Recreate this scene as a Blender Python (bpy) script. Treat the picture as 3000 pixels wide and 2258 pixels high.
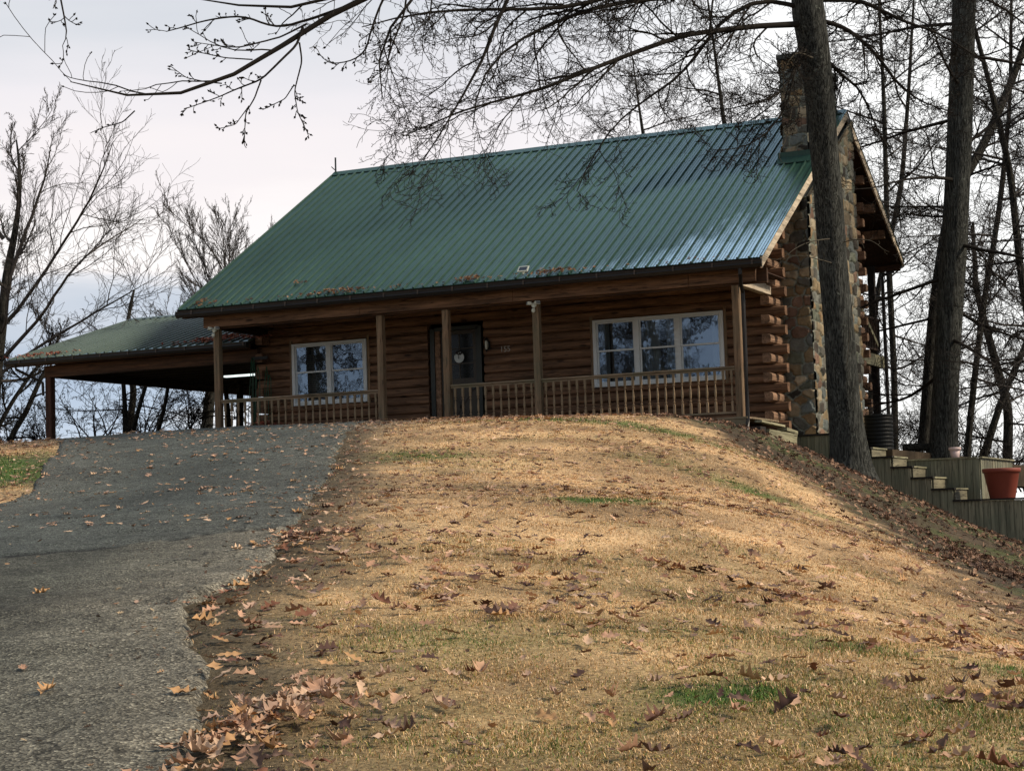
import bpy, math, random
import numpy as np
from mathutils import Matrix, Vector
random.seed(7); RNG=np.random.default_rng(7)
for o in list(bpy.data.objects): bpy.data.objects.remove(o)
SC=bpy.context.scene; COL=SC.collection
R=math.radians
# ------------------------------------------------------------------ camera
FPX,YAW,PITCH,ROLL=5462.22,-0.42895,0.07416,-0.03122
CAM=np.array([10.70603,-33.71784,-1.88264])
F_=np.array([math.sin(YAW)*math.cos(PITCH),math.cos(YAW)*math.cos(PITCH),math.sin(PITCH)])
r0=np.array([math.cos(YAW),-math.sin(YAW),0.]); u0=np.cross(r0,F_)
RT=math.cos(ROLL)*r0+math.sin(ROLL)*u0; UP=-math.sin(ROLL)*r0+math.cos(ROLL)*u0
cd=bpy.data.cameras.new('camera'); cam=bpy.data.objects.new('camera',cd); COL.objects.link(cam)
M=Matrix([[RT[i],UP[i],-F_[i],CAM[i]] for i in range(3)]+[[0,0,0,1]]); cam.matrix_world=M
cd.sensor_width=36; cd.lens=FPX/3000*36; cd.clip_start=.1; cd.clip_end=3000
SC.camera=cam
def at(x,y,D):
    "a point of the surveyed place: bearing measured in the photograph, distance D in metres"
    return CAM+(F_*FPX+RT*(x-1500)-UP*(y-1129))/FPX*D
# ------------------------------------------------------------------ world, sun, exposure
SUN_DIR=Vector((.78,.20,.60)).normalized()
w=bpy.data.worlds.new('World'); SC.world=w; w.use_nodes=True
nt=w.node_tree; N=nt.nodes; Lk=nt.links; N.clear()
def nd(t,**k):
    n=N.new(t)
    for a,b in k.items(): setattr(n,a,b)
    return n
out=nd('ShaderNodeOutputWorld'); sky=nd('ShaderNodeTexSky'); sky.sky_type='NISHITA'; sky.sun_disc=False
sky.sun_elevation=math.asin(SUN_DIR.z); sky.sun_rotation=math.atan2(SUN_DIR.x,SUN_DIR.y)
bg=nd('ShaderNodeBackground'); bg.inputs[1].default_value=.1; Lk.new(sky.outputs[0],bg.inputs[0])
tc=nd('ShaderNodeTexCoord'); sep=nd('ShaderNodeSeparateXYZ'); Lk.new(tc.outputs['Generated'],sep.inputs[0])
mp=nd('ShaderNodeMapping'); mp.inputs['Scale'].default_value=(1.1,1.1,7.); Lk.new(tc.outputs['Generated'],mp.inputs[0])
nz=nd('ShaderNodeTexNoise'); nz.inputs['Scale'].default_value=3.2; nz.inputs['Detail'].default_value=7; nz.inputs['Roughness'].default_value=.52
Lk.new(mp.outputs[0],nz.inputs['Vector'])
def math_(op,a,b=None,c=None):
    n=nd('ShaderNodeMath'); n.operation=op
    for i,v in enumerate((a,b,c)):
        if v is None: continue
        if hasattr(v,'is_linked') or hasattr(v,'links'): Lk.new(v,n.inputs[i])
        else: n.inputs[i].default_value=v
    return n.outputs[0]
el=math_('ADD',sep.outputs[2],math_('MULTIPLY',math_('SUBTRACT',nz.outputs[0],.5),.105))
ramp=nd('ShaderNodeValToRGB'); Lk.new(el,ramp.inputs[0])
def srgb(r,g,b):
    f=lambda c:(c/255/12.92 if c/255<=.04045 else ((c/255+.055)/1.055)**2.4)
    return (f(r),f(g),f(b),1)
stops=[(0,(250,242,228)),(.028,(246,240,232)),(.037,(196,214,234)),(.05,(236,236,238)),(.060,(180,194,212)),(.085,(164,179,200)),(.110,(180,190,204)),(.128,(196,201,210)),(.140,(240,234,232)),(.158,(245,240,237)),(.185,(233,226,226)),(.225,(224,220,223)),(.27,(206,208,213)),(.36,(176,184,196)),(.6,(128,138,148)),(1,(140,150,164))]
cr=ramp.color_ramp
while len(cr.elements)<len(stops): cr.elements.new(.5)
for e,(p,c) in zip(cr.elements,stops): e.position=p; e.color=srgb(*c)
# brighter, whiter overcast towards the right of the house (towards the veiled sun)
hd=nd('ShaderNodeVectorMath'); hd.operation='DOT_PRODUCT'; Lk.new(tc.outputs['Generated'],hd.inputs[0])
a=R(4); hd.inputs[1].default_value=(math.sin(a),math.cos(a),0.12)
mr=nd('ShaderNodeMapRange'); mr.interpolation_type='SMOOTHSTEP'; Lk.new(hd.outputs['Value'],mr.inputs[0])
mr.inputs[1].default_value=.87; mr.inputs[2].default_value=.975; mr.inputs[3].default_value=0; mr.inputs[4].default_value=1
mx=nd('ShaderNodeMixRGB'); Lk.new(mr.outputs[0],mx.inputs[0]); Lk.new(ramp.outputs[0],mx.inputs[1]); mx.inputs[2].default_value=(1.0,1.0,.985,1)
pd=nd('ShaderNodeVectorMath'); pd.operation='DOT_PRODUCT'; Lk.new(tc.outputs['Generated'],pd.inputs[0])  # added bright bluish sky patch above the view, for the roof to reflect
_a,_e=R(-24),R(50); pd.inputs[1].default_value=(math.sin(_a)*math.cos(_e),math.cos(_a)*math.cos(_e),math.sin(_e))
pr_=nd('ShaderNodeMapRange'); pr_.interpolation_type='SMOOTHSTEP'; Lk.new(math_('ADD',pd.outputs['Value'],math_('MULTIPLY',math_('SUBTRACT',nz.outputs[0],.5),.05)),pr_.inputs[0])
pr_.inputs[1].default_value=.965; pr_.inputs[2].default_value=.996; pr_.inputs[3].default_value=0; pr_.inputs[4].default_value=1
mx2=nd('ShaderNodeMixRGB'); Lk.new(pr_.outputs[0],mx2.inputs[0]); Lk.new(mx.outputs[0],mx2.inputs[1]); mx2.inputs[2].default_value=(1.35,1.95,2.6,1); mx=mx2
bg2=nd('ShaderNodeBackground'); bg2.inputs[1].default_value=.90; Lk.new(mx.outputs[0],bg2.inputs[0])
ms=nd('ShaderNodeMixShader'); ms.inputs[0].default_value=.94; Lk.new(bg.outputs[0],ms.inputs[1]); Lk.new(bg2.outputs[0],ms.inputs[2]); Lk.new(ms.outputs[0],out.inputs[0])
sl=bpy.data.lights.new('sun','SUN'); sl.energy=3.3; sl.angle=R(7); sl.color=(1,.86,.68)
so=bpy.data.objects.new('sun',sl); COL.objects.link(so); so.rotation_euler=SUN_DIR.to_track_quat('Z','Y').to_euler()
vs=SC.view_settings; vs.view_transform='Standard'; vs.look='None'; vs.exposure=.46; vs.gamma=1
# ------------------------------------------------------------------ helpers
def tag(o,label=None,cat=None,group=None,kind=None):
    if label: o['label']=label
    if cat: o['category']=cat
    if group: o['group']=group
    if kind: o['kind']=kind
    return o
def empty(name,loc,label,cat,group=None):
    o=bpy.data.objects.new(name,None); COL.objects.link(o); o.location=loc; o.empty_display_size=.2
    o['_loc']=0; del o['_loc']
    return tag(o,label,cat,group)
def mesh_np(name,V,F,col=None,smooth=False):
    V=np.asarray(V,np.float32); me=bpy.data.meshes.new(name)
    F=np.asarray(F,np.int32); n,k=F.shape
    me.vertices.add(len(V)); me.vertices.foreach_set('co',V.ravel())
    me.loops.add(n*k); me.loops.foreach_set('vertex_index',F.ravel())
    me.polygons.add(n); me.polygons.foreach_set('loop_start',np.arange(n,dtype=np.int32)*k)
    try: me.polygons.foreach_set('loop_total',np.full(n,k,np.int32))
    except Exception: pass
    if smooth: me.polygons.foreach_set('use_smooth',np.ones(n,bool))
    if col is not None:
        c=me.color_attributes.new('Col','FLOAT_COLOR','POINT'); cc=np.ones((len(V),4),np.float32); cc[:,:col.shape[1]]=col; c.data.foreach_set('color',cc.ravel())
    me.update(); me.validate(); return me
def link(name,me,mat,parent=None):
    o=bpy.data.objects.new(name,me); COL.objects.link(o)
    if mat and not me.materials: me.materials.append(mat)
    if parent:
        o.parent=parent
        if parent.type=='EMPTY': o.location=-Vector(parent.location)
    return o
class MB:
    def __init__(s): s.v=[]; s.f=[]
    def add(s,V,F):
        b=len(s.v); s.v+= [tuple(map(float,p)) for p in V]; s.f+=[tuple(i+b for i in f) for f in F]; return s
    def box(s,x0,x1,y0,y1,z0,z1,ch=0.0):
        V=[(x,y,z) for x in (x0,x1) for y in (y0,y1) for z in (z0,z1)]
        return s.add(V,[(0,1,3,2),(4,6,7,5),(0,4,5,1),(2,3,7,6),(0,2,6,4),(1,5,7,3)])
    def beam(s,a,b,wd,h,up=(0,0,1)):
        a=Vector(a); b=Vector(b); d=(b-a).normalized(); sd=d.cross(Vector(up)).normalized(); u=sd.cross(d)
        V=[p+sd*(i*wd/2)+u*(j*h/2) for p in (a,b) for i,j in ((-1,-1),(1,-1),(1,1),(-1,1))]
        return s.add(V,[(3,2,1,0),(4,5,6,7),(0,1,5,4),(1,2,6,5),(2,3,7,6),(3,0,4,7)])
    def prism(s,poly,axis,a,b):
        n=len(poly)
        def P(u,v,t): return (t,u,v) if axis=='x' else (u,t,v) if axis=='y' else (u,v,t)
        V=[P(u,v,a) for u,v in poly]+[P(u,v,b) for u,v in poly]
        return s.add(V,[tuple(range(n)),tuple(range(2*n-1,n-1,-1))]+[(i,i+n,(i+1)%n+n,(i+1)%n) for i in range(n)])
    def tube(s,pts,rad,k=8,cap=True):
        pts=[Vector(p) for p in pts]; n=len(pts)
        if not hasattr(rad,'__len__'): rad=[rad]*n
        V=[]; ref=Vector((.13,.27,.95))
        for i,p in enumerate(pts):
            t=(pts[min(i+1,n-1)]-pts[max(i-1,0)]).normalized()
            r_=ref if abs(t.dot(ref))<.95 else Vector((1,0,0))
            u=t.cross(r_).normalized(); v=t.cross(u)
            V+=[p+(u*math.cos(2*math.pi*j/k)+v*math.sin(2*math.pi*j/k))*rad[i] for j in range(k)]
        F=[(i*k+j,i*k+(j+1)%k,(i+1)*k+(j+1)%k,(i+1)*k+j) for i in range(n-1) for j in range(k)]
        if cap: F+=[tuple(range(k))[::-1],tuple(range((n-1)*k,n*k))]
        return s.add(V,F)
    def lathe(s,c,prof,k=24,axis='z'):
        V=[];
        for r_,z in prof:
            for j in range(k):
                a=2*math.pi*j/k; p=(r_*math.cos(a),r_*math.sin(a),z)
                if axis=='y': p=(p[0],z,p[1])
                V.append((c[0]+p[0],c[1]+p[1],c[2]+p[2]))
        n=len(prof); F=[(i*k+j,i*k+(j+1)%k,(i+1)*k+(j+1)%k,(i+1)*k+j) for i in range(n-1) for j in range(k)]
        F+=[tuple(range(k))[::-1],tuple(range((n-1)*k,n*k))]
        return s.add(V,F)
    def build(s,name,mat,parent=None,bevel=0,smooth=False,label=None):
        me=bpy.data.meshes.new(name); me.from_pydata(s.v,[],s.f); me.update()
        if smooth: me.polygons.foreach_set('use_smooth',[True]*len(me.polygons))
        import bmesh
        bm=bmesh.new(); bm.from_mesh(me); bmesh.ops.recalc_face_normals(bm,faces=bm.faces); bm.to_mesh(me); bm.free()
        o=link(name,me,mat,parent)
        if bevel:
            m=o.modifiers.new('b','BEVEL'); m.width=bevel; m.segments=1; m.limit_method='ANGLE'
        if label: o['label']=label
        return o
# lattice noise
_T=RNG.random((256,256))
def vn(x,y,s=1.,o=0):
    x=np.asarray(x)*s+17.3*o+900; y=np.asarray(y)*s+7.7*o+900
    i=np.floor(x).astype(int); j=np.floor(y).astype(int); u=x-i; v=y-j; u=u*u*(3-2*u); v=v*v*(3-2*v)
    g=lambda a,b:_T[a%256,b%256]
    return (g(i,j)*(1-u)+g(i+1,j)*u)*(1-v)+(g(i,j+1)*(1-u)+g(i+1,j+1)*u)*v
def fbm(x,y,s,o=0,n=4):
    r=0;a=.5
    for k in range(n): r=r+a*vn(x,y,s*2**k,o+k*3); a*=.5
    return r/(1-.5**n)
# ------------------------------------------------------------------ materials
MATS={}
class Mt:
    def __init__(s,name):
        s.m=bpy.data.materials.new(name); s.m.use_nodes=True; s.t=s.m.node_tree; s.b=s.t.nodes['Principled BSDF']; s.co=None
    def n(s,t,**k):
        n=s.t.nodes.new(t)
        for a,b in k.items(): setattr(n,a,b)
        return n
    def l(s,a,b): s.t.links.new(a,b)
    def coord(s,scale=(1,1,1),kind='Object'):
        if s.co is None: s.co=s.n('ShaderNodeTexCoord')
        m=s.n('ShaderNodeMapping'); m.inputs['Scale'].default_value=scale; s.l(s.co.outputs[kind],m.inputs[0]); return m.outputs[0]
    def noise(s,scale,vec=(1,1,1),detail=4,rough=.55,dist=0):
        n=s.n('ShaderNodeTexNoise'); n.inputs['Scale'].default_value=scale; n.inputs['Detail'].default_value=detail; n.inputs['Roughness'].default_value=rough; n.inputs['Distortion'].default_value=dist
        s.l(s.coord(vec),n.inputs['Vector']); return n.outputs[0]
    def voro(s,scale,vec=(1,1,1),feature='F1',out='Distance'):
        n=s.n('ShaderNodeTexVoronoi'); n.feature=feature; n.inputs['Scale'].default_value=scale; s.l(s.coord(vec),n.inputs['Vector']); return n.outputs[out]
    def ramp(s,src,stops):
        r=s.n('ShaderNodeValToRGB'); cr=r.color_ramp
        while len(cr.elements)<len(stops): cr.elements.new(.5)
        for e,(p,c) in zip(cr.elements,stops):
            e.position=p; e.color=(*c,1) if hasattr(c,'__len__') else (c,c,c,1)
        s.l(src,r.inputs[0]); return r.outputs[0]
    def mix(s,fac,a,b,mode='MIX'):
        m=s.n('ShaderNodeMixRGB'); m.blend_type=mode
        for i,v in enumerate((fac,a,b)):
            if hasattr(v,'links'): s.l(v,m.inputs[i])
            elif i==0: m.inputs[0].default_value=v
            else: m.inputs[i].default_value=(*v,1) if hasattr(v,'__len__') else (v,v,v,1)
        return m.outputs[0]
    def bump(s,src,strength=.3,dist=.01):
        b=s.n('ShaderNodeBump'); b.inputs['Strength'].default_value=strength; b.inputs['Distance'].default_value=dist; s.l(src,b.inputs['Height']); s.l(b.outputs[0],s.b.inputs['Normal'])
    def base(s,c,rough=.7,spec=.3,metal=0):
        if hasattr(c,'links'): s.l(c,s.b.inputs['Base Color'])
        else: s.b.inputs['Base Color'].default_value=(*c,1)
        if hasattr(rough,'links'): s.l(rough,s.b.inputs['Roughness'])
        else: s.b.inputs['Roughness'].default_value=rough
        s.b.inputs['Specular IOR Level'].default_value=spec; s.b.inputs['Metallic'].default_value=metal
        return s.m
def wood(name,lo,hi,axis='x',rough=.75,knots=True,checks=1.,grey=None,gf=.5):
    m=Mt(name); st={'x':(.35,6,6),'y':(6,.35,6),'z':(6,6,.35)}[axis]
    g=m.noise(3.2,st,6,.62,.6); c=m.ramp(g,[(.28,lo),(.5,tuple((a+b)/2 for a,b in zip(lo,hi))),(.74,hi)])
    pl={'x':(.45,1.,5.3),'y':(1,.45,5.3),'z':(7,7,.3)}[axis]
    c2=m.noise(1.9,pl,2,.5); c=m.mix(1,c,m.ramp(c2,[(.3,.62),(.7,1.3)]),'MULTIPLY')
    ck=m.noise(9,tuple(a*1.0 for a in st),3,.5,.2); ckr=m.ramp(ck,[(.60,1.),(.645,.28 if checks else 1)])
    c=m.mix(1*checks if checks else 0,c,ckr,'MULTIPLY')
    if knots:
        kv={'x':(1.1,1.6,4.2),'y':(1.6,1.1,4.2),'z':(3.5,3.5,.9)}[axis]
        k=m.voro(1.0,kv); kr=m.ramp(k,[(.07,.22),(.13,1.)]); c=m.mix(1,c,kr,'MULTIPLY')
    if grey:
        gg=m.noise(1.3,(1,1,1),4); c=m.mix(m.ramp(gg,[(.45-.2*gf,0.),(.75,.85)]),c,grey)
    m.base(c,rough,.25); m.bump(m.mix(1,g,ckr,'MULTIPLY'),.35,.01); return m.m
W={}
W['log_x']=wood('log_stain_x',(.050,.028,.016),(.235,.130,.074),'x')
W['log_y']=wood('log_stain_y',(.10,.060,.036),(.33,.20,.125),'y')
W['dark_x']=wood('beam_stain_x',(.018,.010,.006),(.10,.048,.023),'x')
W['dark_y']=wood('beam_stain_y',(.012,.007,.005),(.05,.025,.014),'y')
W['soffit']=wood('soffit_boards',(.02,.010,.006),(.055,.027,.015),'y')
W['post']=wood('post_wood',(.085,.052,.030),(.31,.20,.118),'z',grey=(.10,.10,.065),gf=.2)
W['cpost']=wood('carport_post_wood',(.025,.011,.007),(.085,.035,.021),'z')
W['rail']=wood('rail_wood',(.13,.09,.06),(.36,.26,.17),'x',knots=False,grey=(.13,.135,.085),gf=.4)
W['bal']=wood('baluster_wood',(.14,.095,.058),(.42,.28,.17),'z',knots=False,checks=0,grey=(.12,.13,.08),gf=.3)
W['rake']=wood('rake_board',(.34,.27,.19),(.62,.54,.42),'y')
W['cream_y']=wood('treated_trim',(.15,.145,.09),(.33,.31,.20),'y',knots=False)
W['fence']=wood('weathered_boards',(.065,.062,.043),(.32,.29,.20),'z',grey=(.13,.145,.10),gf=.5)
W['riser']=wood('pale_riser',(.085,.078,.052),(.20,.18,.12),'y',knots=False)
def simple(name,c,rough=.6,spec=.3,metal=0,var=.25,sc=3.,vec=(1,1,1),bump=0):
    m=Mt(name); n=m.noise(sc,vec,5,.6); col=m.mix(1,c,m.ramp(n,[(.25,1-var),(.75,1+var)]),'MULTIPLY'); m.base(col,rough,spec,metal)
    if bump: m.bump(n,bump,.01)
    return m.m
W['gutter']=simple('gutter_brown',(.012,.010,.009),.45,.35)
W['gutter2']=simple('gutter_strap',(.055,.04,.032),.5,.4)
W['dark']=simple('dark_wood',(.016,.013,.011),.8)
W['white']=simple('window_vinyl',(.52,.56,.57),.45,.4,0,.08)
W['plastic']=simple('offwhite_plastic',(.55,.58,.50),.4,.5,0,.1)
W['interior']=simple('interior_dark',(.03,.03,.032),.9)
W['blind']=simple('blind_slats',(.16,.17,.18),.6)
W['curtain']=simple('curtain_cloth',(.20,.23,.26),.9,.1,0,.3,4,(14,14,.4))
W['hose']=simple('hose_green',(.004,.05,.02),.5,.4)
W['black']=simple('black_plastic',(.006,.007,.007),.5,.2)
W['terracotta']=simple('terracotta_plastic',(.20,.045,.028),.55,.3,0,.12,3,bump=.05)
W['pinkpot']=simple('pale_pink_pot',(.55,.42,.40),.5)
W['stonegrey']=simple('foundation_stone',(.06,.065,.06),.9,.2,0,.5,4,bump=.6)
W['metal']=simple('dark_metal',(.04,.05,.05),.4,.5,.6)
W['door']=simple('door_paint',(.030,.024,.017),.5,.4)
W['doordark']=simple('door_frame_dark',(.006,.012,.010),.4,.4)
W['panel']=simple('solar_cells',(.03,.04,.06),.2,.6)
W['sign']=simple('sign_disc',(.45,.50,.50),.5)
def roofmat():
    m=Mt('green_roof_metal'); n=m.noise(.55,(1,.5,.5),5,.6); n2=m.noise(30,(1,.12,.12),3)
    c=m.ramp(n,[(.3,(.012,.043,.031)),(.7,(.026,.070,.051))]); c=m.mix(1,c,m.ramp(n2,[(.3,.82),(.7,1.16)]),'MULTIPLY')
    # sky sheen put into tint, roughness and coat at the roof's lower right, ragged edge
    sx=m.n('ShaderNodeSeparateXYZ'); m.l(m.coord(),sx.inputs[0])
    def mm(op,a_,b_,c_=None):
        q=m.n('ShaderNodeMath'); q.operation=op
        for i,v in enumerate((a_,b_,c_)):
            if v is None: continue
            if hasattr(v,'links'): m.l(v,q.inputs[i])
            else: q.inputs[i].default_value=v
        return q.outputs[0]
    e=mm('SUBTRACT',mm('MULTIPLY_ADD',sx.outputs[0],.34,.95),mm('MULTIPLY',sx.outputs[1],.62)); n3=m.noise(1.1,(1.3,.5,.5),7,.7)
    e=mm('ADD',e,mm('MULTIPLY',mm('SUBTRACT',n3,.5),3.2)); sheen_mask=m.ramp(e,[(.0,0.),(.9,1.)])
    m.base(m.mix(mm('MULTIPLY',sheen_mask,.35),c,(.008,.035,.045)),m.mix(sheen_mask,.42,.30),.28,.0); m.l(sheen_mask,m.b.inputs['Coat Weight']); m.b.inputs['Coat Roughness'].default_value=.24
    m.bump(m.noise(1.7,(1,.4,.4),2),.06,.05); return m.m
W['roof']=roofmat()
def carroof():
    m=Mt('carport_roof_metal'); n=m.noise(.55,(1,.5,.5),5,.6); c=m.ramp(n,[(.3,(.036,.066,.052)),(.7,(.060,.095,.076))]); m.base(c,.38,.5); m.b.inputs['Coat Weight'].default_value=.4; m.b.inputs['Coat Roughness'].default_value=.3; return m.m
W['croof']=carroof()
def glass():
    m=Mt('window_glass'); t=m.t; g=m.n('ShaderNodeBsdfGlossy'); g.inputs['Roughness'].default_value=.02; g.inputs['Color'].default_value=(.72,.85,1,1)
    tr=m.n('ShaderNodeBsdfTransparent'); tr.inputs[0].default_value=(.75,.8,.8,1); lw=m.n('ShaderNodeFresnel'); lw.inputs[0].default_value=1.5
    ad=m.n('ShaderNodeMath'); ad.operation='MULTIPLY_ADD'; m.l(lw.outputs[0],ad.inputs[0]); ad.inputs[1].default_value=1.3; ad.inputs[2].default_value=.16
    mxs=m.n('ShaderNodeMixShader'); m.l(ad.outputs[0],mxs.inputs[0]); m.l(tr.outputs[0],mxs.inputs[1]); m.l(g.outputs[0],mxs.inputs[2])
    bm=m.n('ShaderNodeBump'); bm.inputs['Strength'].default_value=.25; bm.inputs['Distance'].default_value=.004; m.l(m.noise(3,(1,1,1),2),bm.inputs['Height']); m.l(bm.outputs[0],g.inputs['Normal'])
    m.l(mxs.outputs[0],t.nodes['Material Output'].inputs[0]); return m.m
W['glass']=glass()
W['doorglass']=simple('dark_door_glass',(.008,.010,.010),.12,.35)
def lampm():
    m=Mt('lit_tube'); m.base((.8,.8,.8)); m.b.inputs['Emission Color'].default_value=(.85,1,.97,1); m.b.inputs['Emission Strength'].default_value=1.0; return m.m
W['tube']=lampm()
def bark(name,lo,hi,lichen=True):
    m=Mt(name); g=m.noise(2.6,(11,11,.9),6,.7,1.2); c=m.ramp(g,[(.34,lo),(.66,hi)])
    v=m.noise(3.4,(14,14,1.1),3,.5,1.5); vr=m.ramp(v,[(.42,.22),(.52,1.)]); c=m.mix(1,c,vr,'MULTIPLY')
    if lichen:
        l=m.noise(7,(1,1,1),5,.7); c=m.mix(m.ramp(l,[(.63,0.),(.70,.8)]),c,(.26,.29,.25))
    m.base(c,.95,.1); m.bump(m.mix(1,g,vr,'MULTIPLY'),1.,.07); return m.m
W['bark']=bark('oak_bark',(.030,.033,.031),(.15,.155,.14))
W['bark2']=bark('grey_bark',(.03,.03,.026),(.10,.095,.08))
W['twig']=simple('twig_bark',(.022,.019,.016),.9,.1,0,.3,2)
W['twig2']=simple('distant_twig_bark',(.060,.054,.050),.9,.1,0,.3,2)
W['twigpale']=simple('pale_twig_bark',(.075,.066,.050),.9,.1,0,.3,2)
def colmat(name,rough=.9,scale=0,amp=.3,bump=0,trans=0,bscale=30):
    m=Mt(name); a=m.n('ShaderNodeVertexColor'); a.layer_name='Col'; c=a.outputs[0]
    if scale: n=m.noise(scale,(1,1,1),6,.7); c=m.mix(1,c,m.ramp(n,[(.3,1-amp),(.7,1+amp)]),'MULTIPLY')
    m.base(c,rough,.15)
    if bump: m.bump(m.noise(bscale,(1,1,1),5,.75),bump,.02)
    return m.m
W['ground']=colmat('dead_grass_ground',.95,40,.75,1.,bscale=34)
W['blade']=colmat('grass_blade',.8)
W['leaf']=colmat('dry_leaf',.75)
W['stone']=colmat('field_stone',.85,14,.28,.5,bscale=20)
def asphalt():
    m=Mt('asphalt'); a=m.n('ShaderNodeVertexColor'); a.layer_name='Col'; c=a.outputs[0]
    v=m.voro(85,(1,1,1),'F1','Color'); sp=m.n('ShaderNodeSeparateColor'); m.l(v,sp.inputs[0])
    c=m.mix(1,c,m.ramp(sp.outputs[0],[(0,.30),(.5,.9),(.88,1.5),(1,2.6)]),'MULTIPLY')
    n=m.noise(13,(1,1,1),8,.85); c=m.mix(1,c,m.ramp(n,[(.32,.42),(.68,1.55)]),'MULTIPLY')
    ck=m.n('ShaderNodeTexVoronoi'); ck.feature='DISTANCE_TO_EDGE'; ck.inputs['Scale'].default_value=.8
    wv=m.n('ShaderNodeVectorMath'); wv.operation='ADD'; m.l(m.coord(),wv.inputs[0]); nn_=m.n('ShaderNodeTexNoise'); nn_.inputs['Scale'].default_value=2.2; nn_.inputs['Detail'].default_value=6; m.l(m.coord(),nn_.inputs['Vector']); m.l(nn_.outputs['Color'],wv.inputs[1]); m.l(wv.outputs[0],ck.inputs['Vector'])
    cm=m.mix(m.ramp(m.noise(.7,(1,1,1),3),[(.5,0.),(.6,1.)]),1.,m.ramp(ck.outputs['Distance'],[(.004,.35),(.016,1.)])); c=m.mix(1,c,cm,'MULTIPLY')
    c=m.mix(1,c,m.ramp(m.noise(2.2,(1,1,1),6,.7),[(.3,.72),(.7,1.3)]),'MULTIPLY')
    m.base(c,.9,.2); m.bump(m.mix(.5,m.voro(85,(1,1,1)),n),.9,.012); return m.m
W['asphalt']=asphalt()
# ------------------------------------------------------------------ terrain
TP=np.array([[7.888,-27.658,-2.753],[6.039,-28.174,-2.734],[9.569,-27.107,-2.782],[6.654,-24.947,-2.347],[5.122,-21.594,-2.04],[3.177,-17.336,-1.603],[1.197,-12.993,-1.071],[-1.773,-6.478,-0.267],[-5.566,-5.362,-0.064],[0.689,-16.291,-1.333],[4.96,-23.75,-2.193],[-8.944,-4.272,0.074],[-12.086,-3.499,0.025],[-14.939,-3.149,0.014],[-2.987,-17.407,-1.501],[1.666,-22.955,-2.026],[2.463,-22.809,-2.046],[-20.605,-4.089,0.043],[-2.649,-21.082,-1.871],[4.998,-28.319,-2.742],[-0.022,-5.68,-0.229],[2.103,-11.269,-0.901],[4.585,-17.791,-1.653],[1.668,-5.776,-0.385],[2.144,-5.988,-0.533],[3.642,-11.1,-1.097],[5.807,-18.099,-1.844],[0.814,0.791,-0.528],[1.574,0.617,-0.888],[2.441,-1.359,-1.531],[2.276,1.878,-1.591],[3.224,1.913,-2.115],[4.159,1.933,-2.526],[4.781,1.903,-2.717],[6.574,1.985,-3.131],[5.961,-14.367,-2.125],[7.428,-17.525,-2.483],[8.37,-19.832,-2.725],[7.099,-12.141,-2.752],[5.404,-8.538,-2.357],[7.764,-22.332,-2.504],[10.223,-27.029,-2.775],[9.798,-20.797,-3.154],[9.236,-12.224,-3.272],[8.742,-4.719,-3.413],[10.706,-33.718,-3.503],[5.25,-36.213,-3.35],[16.162,-31.222,-3.6],[14.033,-40.993,-4.4],[6.758,-44.32,-4.2],[21.309,-37.666,-4.6],[20.11,-20.62,-3.6],[14.287,-7.888,-4.0],[-17.619,-24.68,-1.5],[-14.447,-36.425,-2.9],[-18.0,1.8,0.28],[-17.5,6.0,0.25],[-17.0,11.0,0.1],[-12.0,2.0,0.2],[-12.0,8.0,0.15],[-6.0,2.0,0.05],[-6.0,9.0,0.0],[-1.0,4.0,-0.35],[-11.7,0.0,0.3],[-7.6,0.0,0.2],[-6.1,0.0,0.15],[-4.1,0.0,0.1],[-22.0,3.0,0.1],[-24.0,10.0,-0.8],[2.0,8.0,-2.2],[6.0,8.0,-3.0],[10.0,4.0,-3.2],[4.0,16.0,-4.5],[-8.0,16.0,-2.5],[-18.0,18.0,-2.5],[-26.0,20.0,-5.0],[-32.0,6.0,-3.0],[-30.0,-6.0,-2.5],[14.0,14.0,-6.0],[18.0,-4.0,-4.2],[12.0,-20.0,-3.4]])
def _phi(r2): return .5*r2*np.log(r2+1e-9)
_X=TP[:,:2]; _n=len(TP); _K=_phi(((_X[:,None]-_X[None])**2).sum(-1))+np.eye(_n)*3.
_A=np.block([[_K,np.c_[np.ones(_n),_X]],[np.c_[np.ones(_n),_X].T,np.zeros((3,3))]]); _w=np.linalg.solve(_A,np.r_[TP[:,2],0,0,0])
def hraw(x,y):
    x=np.asarray(x,float);y=np.asarray(y,float); sh=x.shape; x=x.ravel(); y=y.ravel(); o=np.empty(len(x))
    for i in range(0,len(x),20000):
        a,b=x[i:i+20000],y[i:i+20000]; r2=(a[:,None]-_X[:,0])**2+(b[:,None]-_X[:,1])**2
        o[i:i+20000]=_phi(r2)@_w[:_n]+_w[_n]+_w[_n+1]*a+_w[_n+2]*b
    d=np.hypot(x+1,y+10); t=np.clip((d-36)/40,0,1); t=t*t*(3-2*t)
    o=np.clip(o,-14,3)*(1-t)+(-9.5)*t
    return o.reshape(sh)
def hgt(x,y):
    x=np.asarray(x,float); y=np.asarray(y,float)
    return hraw(x,y)+.05*(fbm(x,y,.9,1,3)-.5)+.03*(vn(x,y,5,2)-.5)
def H(x,y): return float(hgt(np.array([x]),np.array([y]))[0])
BL=np.array([(2.31,-8.43),(3.65,-9.65),(5.77,-13.57),(7.51,-17.93),(8.9,-21.5),(12,-28)])   # crest between lawn and leafy bank
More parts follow.
